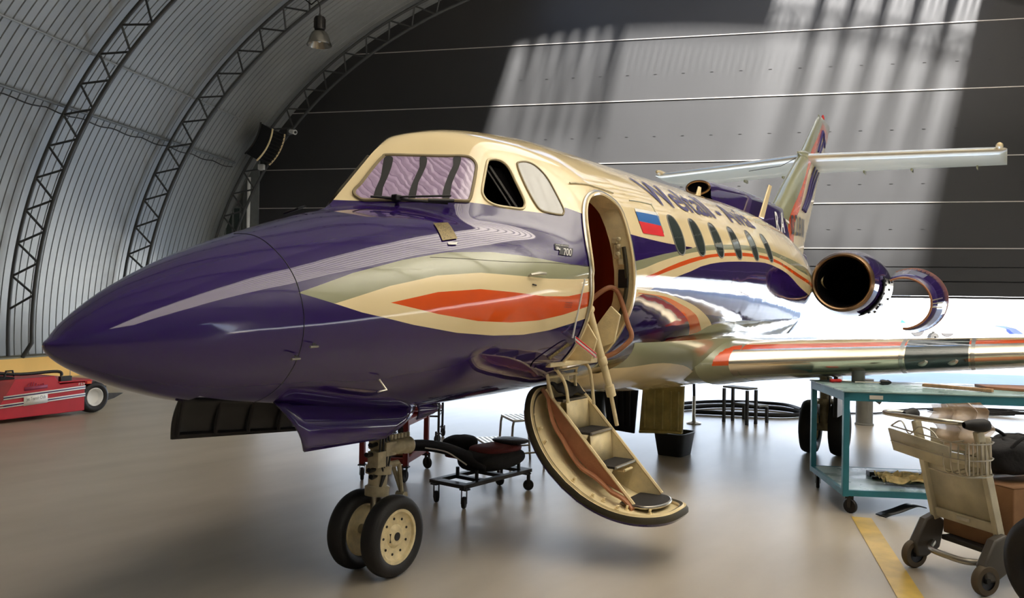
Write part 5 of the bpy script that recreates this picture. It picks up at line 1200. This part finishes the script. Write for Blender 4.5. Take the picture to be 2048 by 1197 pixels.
# --- red cart behind the nose gear
Pc=W(-.90,6.90); f=Fr(Pc,YAW-.18); # local x away, local y left
t=thing('tool_cart',Pc,'dark red steel cart with three shelves behind the nose wheels','cart',YAW)
dX,dY=.62,.40
for i,(x,y) in enumerate(((0,0),(dX,0),(0,dY),(dX,dY))):
    mb=MB(); mb.box(f(x,y,.56),(.045,.045,.86),f.R); mb.build('leg','dred',t,bevel=.003)
for z in (.17,.50,.90):
    mb=MB(); mb.box(f(dX/2,dY/2,z),(dX,dY,.012),f.R)
    for y in (0,dY): mb.box(f(dX/2,y,z+.01),(dX,.02,.05),f.R)
    for x in (0,dX): mb.box(f(x,dY/2,z+.01),(.02,dY,.05),f.R)
    mb.build('shelf','dred',t,smooth=0)
casters(t,f,[(0,0),(dX,0),(0,dY),(dX,dY)],.14,.055,(.2,1.4,.8,2.))
mb=MB(); mb.box(f(.3,.2,.552),(.3,.2,.03),f.R); simple('parts_tray',mb,'grey','grey tray on the middle shelf of the red cart','tray',bevel=.006)
mb=blob(f(.25,.15,.21),(.10,.12,.03),f.R,41); simple('cleaning_cloth',mb,'rag','pale cloth lying on the bottom shelf of the red cart','cloth',subd=1)
# thin framed trolley with a tan seat pad further back
Pc=W(-.80,8.9); f=Fr(Pc,YAW); t=thing('wire_trolley',Pc,'thin dark framed trolley with tan and brown pads behind the red cart','trolley',YAW)
for x in (0,.5):
    for y in (0,.5):
        mb=MB(); mb.tube([f(x,y,.1),f(x,y,1.0)],.014,8); mb.build('post','dsteel',t)
for z in (.3,.62):
    mb=MB(); mb.tube([f(0,0,z),f(.5,0,z),f(.5,.5,z),f(0,.5,z)],.012,6,closed=True); mb.build('rail','dsteel',t)
casters(t,f,[(0,0),(.5,0),(0,.5),(.5,.5)],.12,.05)
for z,m,nm in ((.30,'maroon','lower_pad'),(.62,'tan','upper_pad')):
    mb=blob(f(.25,.25,z+.07),(.25,.26,.06),f.R,int(z*100),k=.03); mb.build(nm,m,t,subd=1,smooth=80)
# --- step stool
def perforated(mb,f,x0,x1,y0,y1,z,nx_=5,ny_=9):
    for i in range(nx_+1): mb.box(f(x0+(x1-x0)*i/nx_,(y0+y1)/2,z),(.022,y1-y0,.012),f.R)
    for j in range(ny_+1): mb.box(f((x0+x1)/2,y0+(y1-y0)*j/ny_,z),(x1-x0,.016,.010),f.R)
def step_stool(name,c,ang,label,W_=.40,z1=.46,z2=.24,D1=.26):
    f=Fr(c,ang); t=thing(name,c,label,'step stool',ang)
    for nm,x0,x1,z in (('top_step',0,D1,z1),('lower_step',-D1,-.02,z2)):
        mb=MB(); perforated(mb,f,x0,x1,-W_/2,W_/2,z); mb.tube([f(x0,-W_/2,z-.008),f(x1,-W_/2,z-.008),f(x1,W_/2,z-.008),f(x0,W_/2,z-.008)],.012,6,closed=True); mb.build(nm,'steel',t,smooth=0)
    for s_ in (-1,1):
        y=s_*W_/2
        for L in ([(0,y,z1-.01),(-.01,y,z1-.06),(-.03,y*1.04,.0)],[(D1,y,z1-.01),(D1+.015,y,z1-.06),(D1+.05,y*1.06,0)],[(-D1,y,z2-.01),(-D1-.012,y,z2-.05),(-D1-.03,y*1.03,0)]):
            mb=MB(); mb.tube([f(*p) for p in L],.012,8); mb.build('leg','steel',t)
    for s_ in (-1,1):
        mb=MB(); mb.tube([f(-D1-.015,s_*W_/2,z2*.55),f(D1+.03,s_*W_/2,z2*.62)],.010,6); mb.build('side_bar','steel',t)
    return t
step_stool('step_stool',W(-.02,7.75),YAW+.30-PI/2,'low metal two step stool with slatted treads, seen under the forward belly')
# --- dark bin under the belly door
c=Vector((6.56,-.06,0)); f=Fr(c,-.05); t=thing('drip_bin',c,'black rectangular plastic bin standing under the belly gear door','bin')
mb=MB(); 
def binr(i,j):
    zz=[0,.0,.22,.235,.235,.22,.012][i]; k=[.01,.82,1.,1.0,.95,.94,.8][i]; a=2*PI*j/32; e=.35
    x=.20*k*math.copysign(abs(math.cos(a))**e,math.cos(a)); y=.17*k*math.copysign(abs(math.sin(a))**e,math.sin(a)); return f(x,y,zz+.001)
mb.grid(binr,7,32,closev=True); mb.build('bin_body','black',t,smooth=30)
mb=MB(); mb.tube([binr(3,j) for j in range(32)],.009,6,closed=True); mb.build('bin_rim','black',t)
# --- wooden/steel step stool further back, flat seat chair-like
f=Fr(Vector((9.55,.02,0)),-.35+PI); t=thing('wooden_stepstool',f.o,'dark wooden two step stool on the floor beyond the belly','step stool')
for nm,x,z,h in (('top_step',.12,.50,.5),('lower_step',-.14,.25,.25)):
    mb=MB(); mb.box(f(x,0,z-.01),(.22,.42,.025),f.R); mb.build(nm,'grey',t,bevel=.004)
for (x,z) in ((.22,.49),(.02,.49),(-.24,.24)):
    for y in (-.19,.19):
        mb=MB(); mb.box(f(x+.0,y,z/2-.01),(.035,.035,z-.02),f.R); mb.build('leg','dsteel',t)
# --- grey post/column beneath the wing
c=Vector((10.42,-1.40,0)); mb=MB(); mb.lathe([(0,0),(.125,0),(.125,.02),(.112,.03),(.112,.60),(.118,.61),(.118,.64),(0,.64)],c,Zv,32); simple('steel_drum',mb,'grey','grey cylindrical steel drum on the floor beyond the teal table','drum')
mb=MB(); mb.grid(lambda i,j:c+Vector((-.14-.05*i/4,-.14-.07*j/3-.03*math.sin(i),.36+.12*i/4-.05*j/3)),5,4); simple('torn_cloth',mb,'grey','torn grey cloth scrap hanging beside the steel drum','cloth',solid=.004)
# --- small jack and hoses on the floor
c=Vector((8.95,.55,0)); t=thing('floor_jack',c,'small silver column jack standing on the floor behind the belly bin','jack')
mb=MB(); mb.lathe([(0,0),(.10,0),(.10,.012),(.03,.03),(.024,.05),(.022,.38),(0,.38)],c,Zv,20); mb.build('jack_column','steel',t)
mb=MB(); mb.tube([c+Zv*.38,c+Vector((-.02,0,.60))],.02,8); mb.tube([c+Vector((-.1,.05,.60)),c+Vector((.08,-.05,.60))],.014,8); mb.build('jack_head','black',t)
def cable(name,pts,r,label,m='rubber',cat='hose'):
    mb=MB(); mb.tube(bez(pts,8),r,8); return simple(name,mb,m,label,cat)
cable('hose',[(9.6,1.3,.035),(10.2,1.2,.035),(11.0,.75,.035),(11.2,.0,.035),(10.9,-.5,.035),(10.4,-.3,.035),(10.1,.4,.035),(9.9,.9,.035)],.032,'thick black hose looping on the floor behind the two step stool')
cable('hose',[(9.9,1.5,.03),(10.6,1.5,.03),(11.6,1.0,.03),(11.9,.1,.03),(11.4,-.35,.03)],.028,'second black hose curving further back beyond the step stool')
cable('power_cable',[(11.55,-1.0,.012),(11.9,-1.4,.012),(12.8,-1.75,.012),(13.7,-2.6,.012),(14.0,-3.6,.012),(13.9,-4.8,.012),(13.6,-5.8,.012)],.011,'long thin black cable running across the floor under the wing',cat='cable')
mb=MB(); P_=[]
for k in range(90):
    a=k*.55; r_=.34+.12*math.sin(k*.37); P_.append(Vector((12.9+.5*r_*math.cos(a)+.002*k,-2.55+1.25*r_*math.sin(a)-.004*k,.02+.0006*k)))
mb.tube(P_,.014,6); simple('coiled_cable',mb,'rubber','tangled coil of black cable on the floor behind the teal table','cable')
# --- low red tug by the left wall
Pw=Vector((4.56,7.38,0)); 
pL=W(-3.55,5.6) 
TA=Vector((3.26,7.235,0)); TD=Vector((.9928,.1194,0)).normalized(); f=Fr(TA,math.atan2(TD.y,TD.x))
t=thing('aircraft_tug',f(.6,.8,0),'low red aircraft tug with pale double stripes beside the yellow plinth','tug')
prof_side=[(-1.3,.065),(1.13,.065),(1.13,.49),(.80,.50),(.70,.52),(.66,.63),(.18,.62),(-.02,.24),(-1.3,.24)]
mb=MB(); mb.prism([(-1.3,.055),(1.13,.055),(1.13,.445),(.78,.43),(.70,.545),(-.0,.535),(-1.3,.535)],f(0,.02,0),f.x,Zv,f.y*1.5); mb.build('tug_body','red',t,bevel=.01)
mb=MB(); mb.prism([(-.02,.20),(.18,.535),(-1.3,.535),(-1.3,.20)],f(0,.012,0),f.x,Zv,f.y*.004); mb.build('side_recess','dred',t)
for z0,z1 in ((.325,.375),(.225,.275)):
    mb=MB()
    for dz,w_ in ((.0,.016),(.03,.016)):
        mb.add([f(.04 if z0>.3 else -.02,.010,z0+dz-.03),f(1.13,.010,z1+dz-.03),f(1.13,.010,z1+dz-.03+w_),f(.04 if z0>.3 else -.02,.010,z0+dz-.03+w_)],[(0,1,2,3)])
    s_=mb.build('pale_stripe','whitetxt',t,solid=.002)
    mb=MB(); mb.add([f(.04,.009,z0-.012),f(1.13,.009,z1-.012),f(1.13,.009,z1),f(.04,.009,z0)],[(0,1,2,3)]); mb.build('dark_stripe','navy',s_,solid=.002)
mb=MB(); mb.add([f(.29,.006,.20),f(.60,.006,.215),f(.60,.006,.335),f(.29,.006,.32)],[(0,1,2,3)]); st=mb.build('sticker','whitetxt',t,solid=.002)
def flat_text(s,o,U,V,m,parent,name='lettering',bold=0.):
    v,fc_=text_mesh(s,bold,9); mb=MB(); o=Vector(o); U=Vector(U); V=Vector(V); mb.add([o+U*float(p[0])+V*float(p[1]) for p in v],fc_); return mb.build(name,m,parent,smooth=0,fixn=False)
flat_text('Jet Transit Club',f(.32,.003,.245),f.x*.25+Zv*.015,Zv*.055,'grey',st,'sticker_lettering')
mb=MB()
mb.add([f(.30,.012,.385),f(.60,.012,.40),f(.60,.012,.445),f(.30,.012,.43)],[(0,1,2,3)])
for k in range(7): mb.tube([f(.34+.035*k,.012,.445),f(.36+.03*k,.012,.47+.02*math.sin(k))],.004,5)
M['tuglogo']=mat('faded_tug_logo',rgb(150,50,84),.5); mb.build('faded_logo','tuglogo',t,solid=.002)
flat_text('SCHOPF'[:0]+'F59',f(1.03,.009,.40),f.x*.09,Zv*.03,'whitetxt',t,'fleet_number')
mb=MB(); mb.box(f(-.35,.75,.55),(1.1,1.4,.03),f.R); mb.build('deck_mat','blackcloth',t,bevel=.01)
mb=MB(); mb.tube(bez([f(-.6,.2,.57),f(-.2,.15,.63),f(.3,.1,.59),f(.75,.05,.60),f(.80,.03,.54)],6),.02,8); mb.tube([f(.1,.1,.57),f(.12,.1,.64),f(.2,.1,.64),f(.22,.1,.57)],.012,6); mb.build('deck_hose','black',t)
mb=MB(); mb.box(f(.85,.03,.50),(.16,.05,.07),f.R); mb.build('side_box','black',t,bevel=.006)
mb=MB(); mb.box(f(1.0,.7,.46),(.5,1.4,.02),f.R); mb.box(f(1.17,.02,.43),(.10,.04,.045),f.R); mb.build('rear_fender','red',t,bevel=.005)
mb=MB(); mb.box(f(1.17,-.004,.43),(.06,.008,.035),f.R); mb.build('side_lamp','orange',t)
mb=MB(); mb.prism([(1.12,.46),(1.40,.445),(1.55,.40),(1.55,.38),(1.12,.44)],f(0,.05,0),f.x,Zv,f.y*1.3); mb.build('wheel_arch','black',t)
mb=MB(); mb.prism([(1.45,.23),(1.95,.20),(1.80,.14),(1.5,.08)],f(0,.3,0),f.x,Zv,f.y*.06); mb.box(f(1.55,.25,.27),(.08,.1,.14),f.R); mb.build('tow_hitch','dsteel',t)
for (x,y) in ((1.30,.04),(1.30,1.35),(-.9,.04),(-.9,1.35)):
    c=f(x,y+.08,.218); mb=MB(); mb.lathe(tyre_prof(.215,.19,.12),c,-f.y,44); o=mb.build('tyre','rubber',t,smooth=50)
    mb=MB(); mb.lathe([(.125,.08),(.118,.085),(.105,.06),(.10,.02),(.06,.0),(0,0)],c,-f.y,32); mb.build('wheel_rim','white',o)
# pale tank and cover seen over the nose
c=H(11.3,-9.2,.44); mb=MB(); mb.lathe([(0,0),(.34,0),(.30,.35),(.20,.62),(.12,.70),(.10,.86),(0,.88)],c,Zv,8); simple('cone_cover','olive' and mb,'sage','pale olive cone shaped cover on the grey ledge by the left wall','cover',smooth=20)
# --- outside: a parked white aircraft with a blue swoosh, and apron markers
def outside():
    L_=Vector((.53,-.848,0)).normalized(); Dd=Vector((.848,.53,0)).normalized()
    d=(L_*.96+Dd*.28).normalized(); n=Vector((d.y,-d.x,0)); n=n if n.dot(Dd)<0 else -n; o=W(28.2,46.)
    t=thing('parked_airplane',o,'white airplane with a deep blue swoosh parked far outside the hangar','airplane')
    mb=MB(); mb.lathe([(0,-7),(.5,-6.6),(1.0,-5.6),(1.25,-4),(1.3,0),(1.25,6),(.9,9),(.35,12),(0,12.5)],o+Zv*1.85,d,40); mb.build('fuselage','white',t,smooth=60)
    mb=MB(); mb.prism([(-1.6,1.12),(-.7,1.10),(.3,.92),(.9,.62),(.2,.62),(-.25,.90)],o+n*.72,d,Zv,n*.32); mb.build('blue_swoosh','farblue',t)
    mb=MB(); mb.prism([(-.8,1.45),(.4,1.55),(1.2,1.62),(4.5,2.05),(4.5,2.18),(1.2,1.85),(0,1.66)],o+n*1.35,d,Zv,n*.6); mb.build('wing','grey',t)
    mb=MB(); mb.prism([(9,2.3),(10.6,5.4),(12.2,5.4),(12,2.1)],o-n*.1,d,Zv,n*.2); mb.build('tail_fin','white',t)
    for k in (-4.5,2.5):
        mb=MB(); mb.lathe([(.1,-.12),(.3,-.12),(.32,0),(.3,.12),(.1,.12)],o+d*k+Zv*.32,n,20); mb.tube([o+d*k+Zv*.32,o+d*k+Zv*.9],.08,8); mb.build('landing_gear','dsteel',t)
    o=W(31.2,60.); t=thing('far_tail_stand_in',o,'tiny turquoise and red truck-shaped stand-in for a far aircraft tail','truck')  # truck shape put in for the tail of a distant aircraft
    mb=MB(); mb.prism([(-.9,1.0),(-.6,1.75),(.3,1.95),(.3,1.0)],o,L_,Zv,Dd*1.6); mb.build('cab','turq',t)
    mb=MB(); mb.prism([(.35,1.0),(.35,1.35),(2.6,1.35),(2.6,1.0)],o,L_,Zv,Dd*1.6); mb.build('flatbed','redplastic',t)
    for k in (-.4,1.9):
        mb=MB(); mb.lathe([(0,-.1),(.5,-.1),(.5,.1),(0,.1)],o+L_*k+Zv*.5,Dd,16); mb.build('wheel','rubber',t)
outside()
for (a,b,h_,l) in ((21.5,3.72,1.25,'short grey marker post standing on the apron beyond the wing, left of the pair'),(20.5,4.30,1.5,'taller grey marker post standing on the apron beyond the wing, right of the pair')):
    c=H(a,b,0); mb=MB(); mb.lathe([(0,0),(.07,0),(.085,.3),(.07,h_*.7),(.02,h_),(0,h_)],c,Zv,14); simple('marker_post',mb,'ledge',l,'post')
